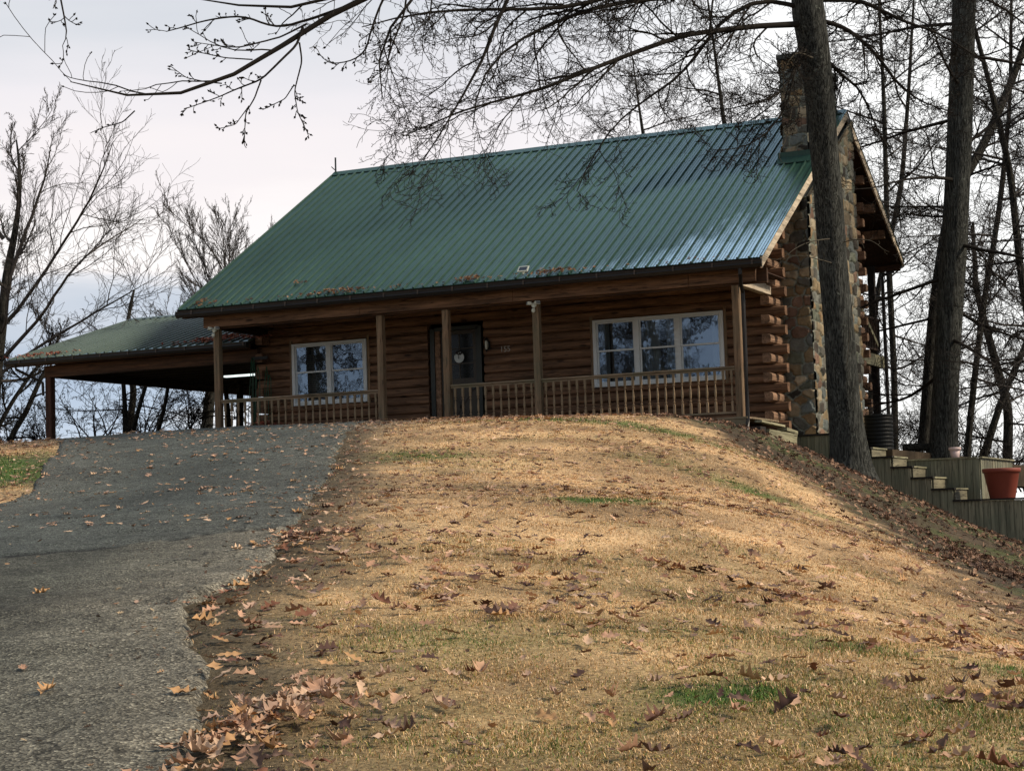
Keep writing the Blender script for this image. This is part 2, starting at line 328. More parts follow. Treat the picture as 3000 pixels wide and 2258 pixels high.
def bank(x,y):
    "signed distance to the right of the lawn's shoulder"
    best=np.full(np.shape(x),1e9); sg=np.zeros(np.shape(x)); P=np.vstack([[(-1.5,-3.2)],[(.5,-5.8)],BL])
    for a,b in zip(P[:-1],P[1:]):
        d=b-a; t=np.clip(((x-a[0])*d[0]+(y-a[1])*d[1])/(d@d),0,1); qx=a[0]+t*d[0]; qy=a[1]+t*d[1]; dd=np.hypot(x-qx,y-qy)
        s=np.sign((x-a[0])*(-d[1])+(y-a[1])*d[0]); m=dd<best; best=np.where(m,dd,best); sg=np.where(m,s,sg)
    return best*sg
_b=bank(np.array([9.]),np.array([-10.])); BS=1 if _b[0]>0 else -1
GREEN=[(.2,-13.3,.8,.5,.8),(-.6,-13.9,1.,.5,.5),(.79,-8.5,3.0,.45,.8),(4.33,-18.3,.35,.35,1.),(4.7,-18.0,.3,.25,.8),(8.1,-26.3,.22,.18,1.1),(8.3,-26.1,.15,.12,1.),(-5.1,-14.6,1.6,1.,1.3),(-6.2,-13.2,1.8,1.2,.9),(3.2,-7.0,.9,.4,.6),(4.4,-13.3,1.6,.25,.7),(8.28,-24.3,.5,.3,.4),(6.6,-25.6,.5,.4,.4),(9.2,-24.4,.35,.25,.6),(-2.2,-7.6,1.8,.4,.5)]
def greenf(x,y):
    g=.0
    for a,b,sx,sy,k in GREEN:
        u=(x-a)*.909+(y-b)*-.0-(y-b)*.416; v=(x-a)*.416+(y-b)*.909
        g=g+k*np.exp(-(u/sx)**2-(v/sy)**2)
    g=g*(.55+.9*fbm(x,y,3.5,9,3))
    near=np.clip((-20-y)/8,0,1); g=g+near*.55*np.clip(fbm(x,y,.9,5,4)-.42,0,1)*2.2
    return np.clip(g+.35*np.clip(fbm(x,y,1.1,4,4)-.58,0,1)*2,0,1)
def gcol(x,y):
    n=np.clip(fbm(x,y,1.3,20,5)*1.9-.45,0,1); n2=fbm(x,y,4.,30,3)
    straw=np.array([.58,.39,.21]); straw2=np.array([.27,.18,.10]); brown=np.array([.07,.052,.034]); grn=np.array([.085,.135,.035]); olive=np.array([.30,.235,.075])
    c=straw*(n[...,None])*1.3+straw2*(1.0-n[...,None])*.9
    near=np.clip((-19-y)/8,0,1)[...,None]; c=c*(1-near*.45*n2[...,None])+olive*near*.45*n2[...,None]
    g=greenf(x,y)[...,None]; c=c*(1-g)+grn*g
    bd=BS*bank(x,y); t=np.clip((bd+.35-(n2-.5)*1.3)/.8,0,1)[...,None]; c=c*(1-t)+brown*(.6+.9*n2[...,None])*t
    # bare strip along the driveway and up to the porch
    de=np.minimum(drive_d(x,y,False),drive_d(x,y)+.55); t=np.clip(1.3-(de-.0)/(.55+1.3*np.clip(n2-.35,0,1)),0,1)[...,None]; c=c*(1-t*.92)+np.array([.085,.07,.047])*(.5+n2[...,None])*t*.92
    t=np.clip((y+9.5+2*n2)/3,0,1)*(x<-3); t=(t*.6)[...,None]; c=c*(1-t)+np.array([.21,.18,.135])*t
    mo=np.clip(fbm(x,y,1.6,51,4)-.5,0,1)[...,None]*3*np.clip((bd+.2),0,1)[...,None]; mo=np.clip(mo,0,.7); c=c*(1-mo)+np.array([.07,.09,.03])*mo
    return np.clip(c,0,1)
DL=np.array([(5.5,-38),(3.6,-32),(2.7,-29.9),(1.2,-27.2),(.4,-25.6),(-.3,-24.2),(-.8,-22.9),(-1.2,-21.8),(-1.7,-20.5),(-2.2,-19),(-2.98,-17.24),(-3.9,-15.7),(-6.73,-11.69),(-12,-5),(-17.9,.5),(-18.2,4),(-18.2,11.5)])
DR=np.array([(10.2,-36),(8.1,-31),(6.77,-28.0),(5.97,-26.68),(5.3,-25.85),(4.61,-24.84),(4.45,-24.1),(3.9,-22.87),(3.22,-21.59),(2.02,-19.24),(.9,-17.1),(-.28,-14.76),(-2.2,-11.1),(-4.12,-7.5),(-7.3,-.5),(-11.7,.15),(-11.72,11.5)])
def drive_d(x,y,both=True):
    best=np.full(np.shape(x),1e9)
    for a,b in list(zip(DR[:-3],DR[1:-2]))+(list(zip(DL[:-3],DL[1:-2])) if both else []):
        d=b-a; t=np.clip(((x-a[0])*d[0]+(y-a[1])*d[1])/(d@d),0,1); best=np.minimum(best,np.hypot(x-a[0]-t*d[0],y-a[1]-t*d[1]))
    return best
def in_poly(x,y,P):
    ins=np.zeros(np.shape(x),bool); j=len(P)-1
    for i in range(len(P)):
        xi,yi=P[i]; xj,yj=P[j]; c=((yi>y)!=(yj>y))&(x<(xj-xi)*(y-yi)/(yj-yi+1e-12)+xi); ins^=c; j=i
    return ins
DPOLY=np.vstack([DL,DR[::-1]])
def axis_grid(lo,hi,step,far,g=1.16):
    a=list(np.arange(lo,hi+1e-6,step)); s=step; v=lo; L=[]
    while v>-far: s*=g; v-=s; L.append(v)
    s=step; v=hi; Rr=[]
    while v<far: s*=g; v+=s; Rr.append(v)
    return np.array(L[::-1]+a+Rr)
gx=axis_grid(-21,13,.11,1500); gy=axis_grid(-31,4,.11,1500)
XX,YY=np.meshgrid(gx,gy); ZZ=hgt(XX,YY)
ind=in_poly(XX,YY,DPOLY); ZZ=np.where(ind,ZZ-.03,ZZ)
# the slope is cut back behind the timber retaining wall and under the house
cut=((XX>.3)&(YY>2.42)&(YY<13)&(XX<9))|((XX>-11.6)&(XX<-.05)&(YY>1.9)&(YY<9)); ZZ=np.where(cut,np.minimum(ZZ,-1.9-.1*np.clip(XX,0,5)),ZZ)
nx,ny=len(gx),len(gy); V=np.c_[XX.ravel(),YY.ravel(),ZZ.ravel()]
idx=np.arange(nx*ny).reshape(ny,nx); Fq=np.c_[idx[:-1,:-1].ravel(),idx[:-1,1:].ravel(),idx[1:,1:].ravel(),idx[1:,:-1].ravel()]
me=mesh_np('ground',V,Fq,gcol(V[:,0],V[:,1]),True); tag(link('ground',me,W['ground']),kind='structure')
# driveway: two pours of asphalt with a ragged edge
def drive():
    n=420; m=46; t=np.linspace(0,1,n)
    seg=np.r_[0,np.cumsum(np.hypot(*np.diff((DL+DR)/2,axis=0).T))]; seg/=seg[-1]
    Lx,Ly=np.interp(t,seg,DL[:,0]),np.interp(t,seg,DL[:,1]); Rx,Ry=np.interp(t,seg,DR[:,0]),np.interp(t,seg,DR[:,1])
    rag=(fbm(t*60,t*0,1.,3,4)-.5)*.30+(vn(t*420,t*0,1.,8)-.5)*.10; rag2=(fbm(t*60,t*0,1.,6,4)-.5)*.35
    dx,dy=Rx-Lx,Ry-Ly; ln=np.hypot(dx,dy); dx/=ln; dy/=ln
    on=t<.86; Rx+=dx*rag*on; Ry+=dy*rag*on; Lx+=dx*rag2*on; Ly+=dy*rag2*on
    s=np.linspace(0,1,m); s=.5-.5*np.cos(math.pi*s); s=.5*s+.5*np.linspace(0,1,m)
    X=Lx[:,None]*(1-s)+Rx[:,None]*s; Y=Ly[:,None]*(1-s)+Ry[:,None]*s; Z=hgt(X,Y)+.018
    Z[:,0]-=.05; Z[:,-1]-=.05
    sd=(X-1.6)*-.805+(Y+22.88)*.591+(fbm(X,Y,1.6,2,3)-.5)*.12
    Z=np.where(np.abs(sd)<.05,Z-.012,Z)
    up=(sd>0)[...,None]; nn=fbm(X,Y,.7,12,4)[...,None]; n3=fbm(X,Y,2.5,14,3)[...,None]
    c1=np.array([.062,.068,.060])*(.55+.9*nn); c2=np.array([.064,.065,.052])*(.5+1.0*nn)
    edge=np.clip(1-(drive_d(X,Y))/(1.4),0,1)[...,None]; c2=c2*(1-edge*.55)+np.array([.215,.19,.145])*edge*.55*(.6+.8*n3)
    c1=c1*(1-edge*.25)+np.array([.17,.16,.13])*edge*.25
    c=np.where(up,c1,c2); c=np.where((np.abs(sd)<.045)[...,None],c*.22,c)
    V=np.c_[X.ravel(),Y.ravel(),Z.ravel()]; i=np.arange(n*m).reshape(n,m); F=np.c_[i[:-1,:-1].ravel(),i[:-1,1:].ravel(),i[1:,1:].ravel(),i[1:,:-1].ravel()]
    me=mesh_np('driveway',V,F,c.reshape(-1,3),True); tag(link('driveway',me,W['asphalt']),kind='structure')
drive()
# ------------------------------------------------------------------ log cabin
XL,XR=-12.34,.655; YE,ZE=-.45,2.93; YRG,ZRG=6.41,6.98; YB,ZB=11.47,4.18
WXL,WXR,WYF,WYB=-11.75,.14,2.0,9.0; TH=.16
SF=(ZRG-ZE)/(YRG-YE); SB=(ZRG-ZB)/(YB-YRG)
def roofz(y): return ZE+SF*(y-YE) if y<YRG else ZRG-SB*(y-YRG)
cabin=empty('log_cabin',(-5.8,2,0),'brown log cabin with green ribbed metal roof, front porch and stone chimney','house')
Z0,CH=-.205,.191
def log(mb,axis,a,b,face,z,inward,h=CH,bulge=.020,t=TH):
    """one D-shaped log; face = coordinate of its outer face, inward = +1/-1 direction of the wall's inside"""
    g=.010; o=-inward
    poly=[(face-o*.045,z+.002),(face+o*(bulge-.012),z+g+.018),(face+o*bulge,z+h*.35),(face+o*bulge,z+h*.65),(face+o*(bulge-.012),z+h-g-.018),(face-o*.045,z+h-.002),(face-o*t,z+h-.002),(face-o*t,z+.002)]
    mb.prism(poly,axis,a,b)
def ends(b,s): return b+s*random.uniform(-.015,.015)
WIN_L=(-10.98,-9.12,.93,2.27); WIN_R=(-3.72,-.93,.92,2.27); DOOR=(-7.52,-6.34,-.02,2.36)
mb=MB(); my=MB()
k=0
while True:
    z=Z0+k*CH
    if z>4.2: break
    lo,hi=WXL+TH,WXR-TH
    if k%2==0: lo,hi=ends(WXL-.18,1),ends(WXR+.235,1)
    segs=[(lo,hi)]
    for (a,b,c,d) in (WIN_L,WIN_R,DOOR):
        if z+CH>c+.075 and z<d-.02:
            s2=[]
            for s in segs:
                if s[0]<a<b<s[1]: s2+=[(s[0],a-.075),(b+.075,s[1])]
                else: s2.append(s)
            segs=s2
    for s in segs:
        # butt joints between logs of one course
        cuts=[s[0]]; x=s[0]+random.uniform(2.,4.5)
        while x<s[1]-1.2: cuts.append(x); x+=random.uniform(2.5,4.8)
        cuts.append(s[1])
        for a,b in zip(cuts[:-1],cuts[1:]): log(mb,'x',a,b-.004,WYF,z,1,bulge=.012+random.uniform(-.003,.003))
    k+=1
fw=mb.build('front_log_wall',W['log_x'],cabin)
mb=MB()
for k in range(40):   # rear wall
    z=Z0+k*CH
    if z>roofz(WYB)-.35: break
    lo,hi=WXL+TH,WXR-TH
    if k%2==0: lo,hi=ends(WXL-.18,1),ends(WXR+.20,1)
    log(mb,'x',lo,hi,WYB,z,-1)
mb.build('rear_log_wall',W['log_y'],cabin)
def gable(face,inward,name,mat):
    mb=MB()
    for k in range(60):
        z=Z0+(k)*CH
        if z+.05>ZRG-.35: break
        top=z+CH+.16
        y0=max(WYF+TH,(top-ZE)/SF+YE) if top>roofz(WYF) else WYF+TH
        if k%2==1 and top<roofz(WYF-.35)+0: y0=ends(WYF-.34,1)
        yb=WYB-TH
        if k%2==1: yb=ends(WYB+.36,1)
        yb=min(yb,(ZRG-top)/SB+YRG)
        if yb-y0<.3: break
        log(mb,'y',y0,yb,face,z,inward)
        # sloped filler above the porch where courses reach the roof
    mb.build(name,mat,cabin)
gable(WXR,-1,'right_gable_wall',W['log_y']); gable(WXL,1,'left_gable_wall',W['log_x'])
# gable infill above the porch side beam (short logs)
for fc,iw in ((WXR-.10,-1),(WXL+.10,1)):
    mb=MB()
    for k in range(4,12):
        z=2.68+(k-4)*CH; y0=(z+CH+.16-ZE)/SF+YE
        if y0>WYF-.4: break
        log(mb,'y',max(y0,-.02),WYF-.003,fc,z,iw)
    mb.build('porch_gable_infill',W['log_y'],cabin)
# floor, inside partition, foundation
mb=MB(); mb.box(WXL+TH+.01,WXR-TH-.01,WYF+TH+.01,WYB-TH-.01,-.21,-.03); mb.box(WXL+.2,WXR-.2,5.0,5.1,0,2.6); mb.box(WXL+TH+.01,WXR-TH-.01,WYF+TH+.01,WYB-TH-.01,2.62,2.72)
mb.build('interior_floor',W['interior'],cabin)
mb=MB(); mb.box(WXL+.03,WXR-.03,WYF+.03,WYB-.03,-1.9,-.22); mb.box(-11.7,.12,.06,.22,-.9,-.19); mb.build('foundation',W['stonegrey'],cabin)
# porch deck and rim
mb=MB(); 
for i in range(14): mb.box(-11.76,.16,-.08+i*.1475,-.08+i*.1475+.14,-.035,0)
mb.build('porch_deck',W['rail'],cabin)
mb=MB(); mb.box(-11.76,.13,-.055,-.012,-.215,-.037); mb.build('deck_rim',W['rail'],cabin)
# roof: ribbed sheets
def rib_sheet(name,x0,x1,ya,za,yb,zb,mat,parent,pitch=.2286,over=0,rh=.036,thick=.018):
    n=int(round((x1-x0)/pitch)); p=(x1-x0)/n; prof=[]
    for i in range(n):
        b=x0+i*p
        prof+=[(b,rh),(b+.014,rh),(b+.024,0),(b+.085,0),(b+.092,.004),(b+.099,0),(b+.145,0),(b+.152,.004),(b+.159,0),(b+p-.022,0),(b+p-.010,rh)]
    prof.append((x1,rh)); prof=np.array(prof); m=len(prof)
    d=np.array([0,yb-ya,zb-za]); L=np.linalg.norm(d); d/=L; nn=np.cross([1,0,0],d); nn=nn if nn[2]>0 else -nn
    V=[];F=[]; S=12
    for s in range(S+1):
        c=np.array([0,ya,za])+d*L*s/S
        for (x,h) in prof: V.append(c+nn*h+[x,0,0])
    top=len(V)
    for i in range(S):
        for j in range(m-1): F.append((i*m+j,i*m+j+1,(i+1)*m+j+1,(i+1)*m+j))
    # underside and edges
    B=len(V)
    for s in (0,S):
        c=np.array([0,ya,za])+d*L*s/S
        for x in (x0,x1): V.append(c-nn*thick+[x,0,0])
    b00,b01,b10,b11=B,B+1,B+2,B+3
    F.append((b00,b10,b11,b01)); F.append(tuple(range(m))+(b01,b00)); F.append((b10,b11)+tuple(range(S*m+m-1,S*m-1,-1)))
    F.append((0,b00,b10)+tuple(range(S*m,0,-m))); F.append((m-1,)+tuple(range(2*m-1,S*m+m,m))+(b11,b01))
    mb=MB(); mb.add(V,F)
    # screw heads in rows
    r_=.011
    for row in np.arange(.35,L-.1,.61):
        c=np.array([0,ya,za])+d*row
        for i in range(n):
            for off in (.04,.192):
                q=c+nn*.001+[x0+i*p+off,0,0]; e=np.array([1,0,0])*r_; g=d*r_; hgt_=nn*.008
                mb.add([q-e-g,q+e-g,q+e+g,q-e+g,q-e*.6-g*.6+hgt_,q+e*.6-g*.6+hgt_,q+e*.6+g*.6+hgt_,q-e*.6+g*.6+hgt_],[(4,5,6,7),(0,1,5,4),(1,2,6,5),(2,3,7,6),(3,0,4,7)])
    return mb.build(name,mat,parent)
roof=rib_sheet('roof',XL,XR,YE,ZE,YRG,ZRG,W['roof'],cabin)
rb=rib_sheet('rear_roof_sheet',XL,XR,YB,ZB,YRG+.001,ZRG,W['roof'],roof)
mb=MB()
for s in (-1,1):
    sl_=SF if s<0 else SB
    yy=YRG+s*.17; zz=ZRG-.17*sl_
    mb.add([(XL-.01,YRG,ZRG+.048),(XR+.01,YRG,ZRG+.048),(XR+.01,yy,zz+.03),(XL-.01,yy,zz+.03),(XL-.01,YRG,ZRG+.04),(XR+.01,YRG,ZRG+.04),(XR+.01,yy,zz+.022),(XL-.01,yy,zz+.022)],[(0,1,2,3),(4,5,6,7),(0,3,7,4),(1,5,6,2),(2,6,7,3)])
mb.build('ridge_cap',W['roof'],roof)
for o in list(roof.children): o.location=(0,0,0)
# soffit decking (boards under the metal), rake boards, rafters at porch
mb=MB()
def slab(mb,x0,x1,ya,yb,off,th):
    pa=[(ya,roofz(ya)-off),(yb,roofz(yb)-off),(yb,roofz(yb)-off-th),(ya,roofz(ya)-off-th)]
    mb.prism(pa,'x',x0,x1)
slab(mb,XL+.03,XR-.03,YE+.03,YRG,.022,.05); 
slab(mb,XL+.03,XR-.03,YRG,YB-.02,.022,.05); mb.build('roof_decking',W['soffit'],cabin)
mb=MB()
for (ya,yb) in ((YE-.0,YRG),):
    slab(mb,XR-.005,XR+.032,ya,yb,.0,.20)
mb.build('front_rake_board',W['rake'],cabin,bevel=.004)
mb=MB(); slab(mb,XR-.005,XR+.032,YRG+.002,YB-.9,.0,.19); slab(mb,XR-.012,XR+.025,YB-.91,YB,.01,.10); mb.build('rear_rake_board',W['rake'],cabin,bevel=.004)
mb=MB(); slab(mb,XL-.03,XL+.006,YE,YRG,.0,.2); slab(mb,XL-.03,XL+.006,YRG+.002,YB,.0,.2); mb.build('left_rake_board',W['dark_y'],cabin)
mb=MB()   # dark drip trim over the rake
for ya,yb in ((YE,YRG),(YRG,YB)):
    slab(mb,XR+.0,XR+.045,ya,yb,-.028,.02)
mb.build('rake_trim',W['roof'],cabin)
# purlin ends under the right and left overhang
for i,y in enumerate((2.9,4.15,7.35,8.25,9.2,10.1)):
    z=roofz(y)-.075
    for xa,xb in ((WXR-.12,XR-.10-.0*(i%2)),):
        mb=MB(); mb.box(xa,xb,y-.075,y+.075,z-.20-.04,z-.04); mb.build('purlin_end',W['log_y'],cabin,bevel=.005)
# long ceiling collar over rear overhang soffit
mb=MB(); mb.box(-12.2,XR-.05,YB-.12,YB-.08,ZB-.2,ZB-.03); mb.build('rear_fascia',W['dark_x'],cabin)
# front fascia, porch beam in two boards, ceiling
mb=MB(); mb.box(XL+.04,XR-.04,-.36,-.32,2.735,2.93); mb.build('front_fascia',W['dark_x'],cabin)
mb=MB()
xs=[-11.95,-8.1,-4.6,-.9,.44]
for a,b in zip(xs[:-1],xs[1:]): mb.box(a,b-.006,-.085,-.015,2.535,2.80)
mb.build('porch_beam',W['log_x'],cabin,bevel=.004)
mb=MB()
for a,b in zip(xs[:-1],xs[1:]): mb.box(a+.2,b+.19,-.012,.075,2.50,2.78)
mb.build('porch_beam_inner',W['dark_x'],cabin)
mb=MB(); 
for i in range(14): mb.box(-11.9,.40,.08+i*.137,.08+i*.137+.133,2.79,2.81)
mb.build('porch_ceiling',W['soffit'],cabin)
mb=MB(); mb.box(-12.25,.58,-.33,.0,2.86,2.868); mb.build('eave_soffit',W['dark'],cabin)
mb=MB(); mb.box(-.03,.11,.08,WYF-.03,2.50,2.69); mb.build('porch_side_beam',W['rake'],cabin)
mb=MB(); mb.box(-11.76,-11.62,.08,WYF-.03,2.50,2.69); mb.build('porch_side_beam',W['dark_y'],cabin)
# gutter
def gutter(name,x0,x1,y,z,parent,brk=True):
    poly=[(y,z),(y-.03,z-.002),(y-.095,z-.004),(y-.125,z+.045),(y-.108,z+.075),(y-.115,z+.112),(y-.128,z+.118),(y-.128,z+.106),(y-.121,z+.104),(y-.116,z+.078),(y-.132,z+.046),(y-.10,z-.012),(y-.03,z-.010),(y-.0,z-.008),(y+.008,z-.008),(y+.008,z+.12),(y,z+.12)]
    mb=MB(); mb.prism(poly,'x',x0,x1)
    mb.prism([(y+.008,z-.01),(y-.10,z-.012),(y-.134,z+.046),(y-.128,z+.12),(y+.008,z+.12)],'x',x0-.006,x0); mb.prism([(y+.008,z-.01),(y-.10,z-.012),(y-.134,z+.046),(y-.128,z+.12),(y+.008,z+.12)],'x',x1,x1+.006)
    g=mb.build(name,W['gutter'],parent)
    if brk:
        x=x0+.4; h=MB().box(0,.022,y-.142,y-.0,z+.113,z+.121).box(-.004,.026,y-.141,y-.134,z+.035,z+.1225).build('gutter_bracket',W['gutter2'],g); h.location=(x,0,0)
        while x+.78<x1: x+=.78; c=h.copy(); COL.objects.link(c); c.parent=g; c.location=(x,0,0)
    return g
g=gutter('gutter',XL-.05,XR+.02,-.365,2.765,cabin)
mb=MB(); mb.tube([(.24,-.42,2.765),(.24,-.42,2.66),(.18,-.20,2.46),(.155,-.03,2.33),(.155,-.03,1.),(.155,-.03,-.05),(.16,-.10,-.20),(.17,-.2,-.3)],.038,8); mb.build('downspout',W['gutter'],cabin)
# porch posts
POSTX=[-11.69,-7.69,-6.17,-4.16,-.01]
for i,x in enumerate(POSTX):
    mb=MB(); mb.box(x-.07,x+.07,-.002,.138,-.30 if i<4 else -.04,2.50); mb.build('porch_post',W['post'],cabin,bevel=.008)
# railings: top rail, bottom rail, turned balusters
def baluster_mesh():
    mb=MB(); 
    mb.box(-.021,.021,-.021,.021,0,.20); mb.box(-.021,.021,-.021,.021,.60,.78)
    mb.lathe((0,0,.20),[(.019,0),(.009,.014),(.026,.028),(.026,.042),(.009,.056),(.020,.11),(.025,.18),(.020,.26),(.012,.33),(.009,.345),(.026,.358),(.026,.372),(.009,.386),(.019,.4)],10)
    o=mb.build('baluster',W['bal']); return o.data,o
bmesh_,bo=baluster_mesh(); bpy.data.objects.remove(bo)
for xa,xb,nb in ((POSTX[0]+.07,POSTX[1]-.07,23),(POSTX[2]+.07,POSTX[3]-.07,11),(POSTX[3]+.07,POSTX[4]-.07,24)):
    rl=MB().box(xa,xb,.02,.115,.935,.972).build('porch_railing',W['rail'],cabin,bevel=.005)
    s=MB().box(xa,xb,.05,.09,.895,.932).build('sub_rail',W['rail'],rl); s.location=(0,0,0)
    s=MB().box(xa,xb,.05,.09,.075,.112).build('bottom_rail',W['rail'],rl); s.location=(0,0,0)
    for i in range(nb):
        x=xa+(i+.5)*(xb-xa)/nb; b=link('baluster',bmesh_,None,rl); b.location=(x,.068+random.uniform(-.003,.003),.113); b.rotation_euler=(0,0,random.uniform(-.05,.05))
# windows
def window(x0,x1,z0,z1,n,inner):
    tr=MB(); t=.055; y0,y1=WYF-.045,WYF+.06
    tr.box(x0-.02,x0+t,y0,y1,z0,z1); tr.box(x1-t,x1+.02,y0,y1,z0,z1); tr.box(x0+t,x1-t,y0,y1,z1-t,z1); tr.box(x0-.03,x1+.03,y0-.03,y1,z0-.045,z0+.025)
    w_=(x1-x0-2*t)/n; mid=[]
    for i in range(1,n):
        xm=x0+t+i*w_; tr.box(xm-.05,xm+.05,y0+.004,y1,z0+.025,z1-t); mid.append(xm)
    wd=tr.build('window',W['white'],cabin,bevel=.004)
    sf=MB(); pn=MB(); zm=(z0+z1)/2+.02
    for i in range(n):
        a=x0+t+i*w_+(.05 if i else 0)+.002; b=x0+t+(i+1)*w_-(.05 if i<n-1 else 0)-.002
        for (c,d,yy) in ((zm-.012,z1-t-.002,WYF-.018),(z0+.027,zm+.02,WYF+.006)):
            f=.034
            if yy<WYF: pass
            sf.box(a,a+f,yy,yy+.03,c,d); sf.box(b-f,b,yy,yy+.03,c,d); sf.box(a+f,b-f,yy,yy+.03,c,c+f); sf.box(a+f,b-f,yy,yy+.03,d-f*.8,d)
            pn.add([(a+f-.003,yy+.012,c+f-.003),(b-f+.003,yy+.012,c+f-.003),(b-f+.003,yy+.012,d-f*.8+.003),(a+f-.003,yy+.012,d-f*.8+.003)],[(0,1,2,3)])
    o=sf.build('sash',W['white'],wd); o.location=(0,0,0); o=pn.build('pane',W['glass'],wd); o.location=(0,0,0)
    if inner=='blind':
        bl=MB(); z=z0+.06
        for i in range(n):
            a=x0+t+i*w_+.07; b=x0+t+(i+1)*w_-.07; z=z0+.05
            while z<z1-.07: bl.beam((a,WYF+.115,z),(b,WYF+.115,z),.03,.003,(0,-.6,1)); z+=.047
        o=bl.build('blind',W['blind'],wd); o.location=(0,0,0)
    else:
        y=WYF+.14
        for i,(fa,fb) in enumerate(((.0,.10),(.36,.50),(.55,.74),(.9,1.0))):
            a=x0+(x1-x0)*fa; b=x0+(x1-x0)*fb; m=int((b-a)/.03); V=[];F=[]
            for j in range(m+1):
                xx=a+(b-a)*j/m; yy=y+.025*math.sin(j*1.7); V+=[(xx,yy,z0),(xx,yy,z1)]
            F=[(2*j,2*j+2,2*j+3,2*j+1) for j in range(m)]; o=MB().add(V,F).build('curtain',W['curtain'],wd); o.location=(0,0,0)
    for a,b in ((x0-.085,x0-.022),(x1+.022,x1+.085)): o=MB().box(a,b,WYF-.02,WYF+.1,z0-.12,z1+.08).build('wood_casing',W['post'],wd); o.location=(0,0,0)
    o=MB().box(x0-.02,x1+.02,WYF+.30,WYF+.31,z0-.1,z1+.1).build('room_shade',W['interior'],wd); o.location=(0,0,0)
    return wd
window(*WIN_L,2,'blind'); window(*WIN_R,3,'curtain')
# door
dx0,dx1=-7.30,-6.44
fr=MB(); fr.box(-7.52,-7.42,WYF-.05,WYF+.12,-.0,2.36); fr.box(-6.44,-6.375,WYF-.03,WYF+.12,0,2.34); fr.box(-7.42,-6.375,WYF-.03,WYF+.12,2.30,2.38)
fr.box(-6.37,-6.30,WYF-.045,WYF+.1,0,2.36)
frame=fr.build('door_frame',W['doordark'],cabin)
MB().box(-7.418,-7.302,WYF-.02,WYF+.12,0,2.298).build('door_jamb',W['log_y'],cabin)
db=MB(); Y=WYF+.02
db.box(dx0,dx0+.12,Y,Y+.045,.01,2.29); db.box(dx1-.09,dx1,Y,Y+.045,.01,2.29); db.box(dx0+.12,dx1-.09,Y,Y+.045,.01,.17); db.box(dx0+.12,dx1-.09,Y,Y+.045,1.13,1.26); db.box(dx0+.12,dx1-.09,Y,Y+.045,2.21,2.29); db.box(dx0+.12,dx1-.09,Y+.02,Y+.04,.17,1.13)
a,b=dx0+.12,dx1-.09
for p,q in (((a,.2),(b,1.1)),((a,1.1),(b,.2))):
    db.beam((p[0],Y+.013,p[1]),(q[0],Y+.013,q[1]),.014,.05,(0,1,0)) if False else db.beam((p[0],Y+.012,p[1]),(q[0],Y+.012,q[1]),.055,.016,(0,1,0))
door=db.build('door',W['door'],cabin)
mu=MB()
for x in (a+(b-a)*.5,): mu.box(x-.012,x+.012,Y+.004,Y+.03,1.26,2.21)
for z in (1.58,1.90): mu.box(a,b,Y+.006,Y+.028,z-.011,z+.011)
o=mu.build('muntin',W['door'],door); o.location=(0,0,0)
o=MB().add([(a,Y+.02,1.26),(b,Y+.02,1.26),(b,Y+.02,2.21),(a,Y+.02,2.21)],[(0,1,2,3)]).build('pane',W['doorglass'],door); o.location=(0,0,0)
mb=MB(); mb.tube([(-6.5,Y-.05,1.02),(-6.5,Y,1.02)],.012,8); mb.lathe((-6.5,Y-.075,1.02),[(.012,-.02),(.026,-.008),(.028,.006),(.015,.02)],12,'y'); o=mb.build('handle',W['metal'],door); o.location=(0,0,0)
# house number
def text(name,s,loc,size,mat,parent,depth=.006,rot=(R(90),0,0)):
    c=bpy.data.curves.new(name,'FONT'); c.body=s; c.size=size; c.extrude=depth; c.align_x='CENTER'; c.align_y='CENTER'; c.resolution_u=4
    t=bpy.data.objects.new('t',c); COL.objects.link(t); bpy.context.view_layer.update()
    me=bpy.data.meshes.new_from_object(t.evaluated_get(bpy.context.evaluated_depsgraph_get())); bpy.data.objects.remove(t); me.name=name; me.materials.clear()
    o=bpy.data.objects.new(name,me); COL.objects.link(o); me.materials.append(mat); o.parent=parent; o.rotation_euler=rot
    pl=Vector(parent.location) if parent.type=='EMPTY' else Vector((0,0,0)); o.location=Vector(loc)-pl; return o
W['num']=simple('number_brass',(.30,.28,.24),.4,.5,.3)
text('house_number','155',(-5.745,WYF-.034,1.81),.165,W['num'],cabin)
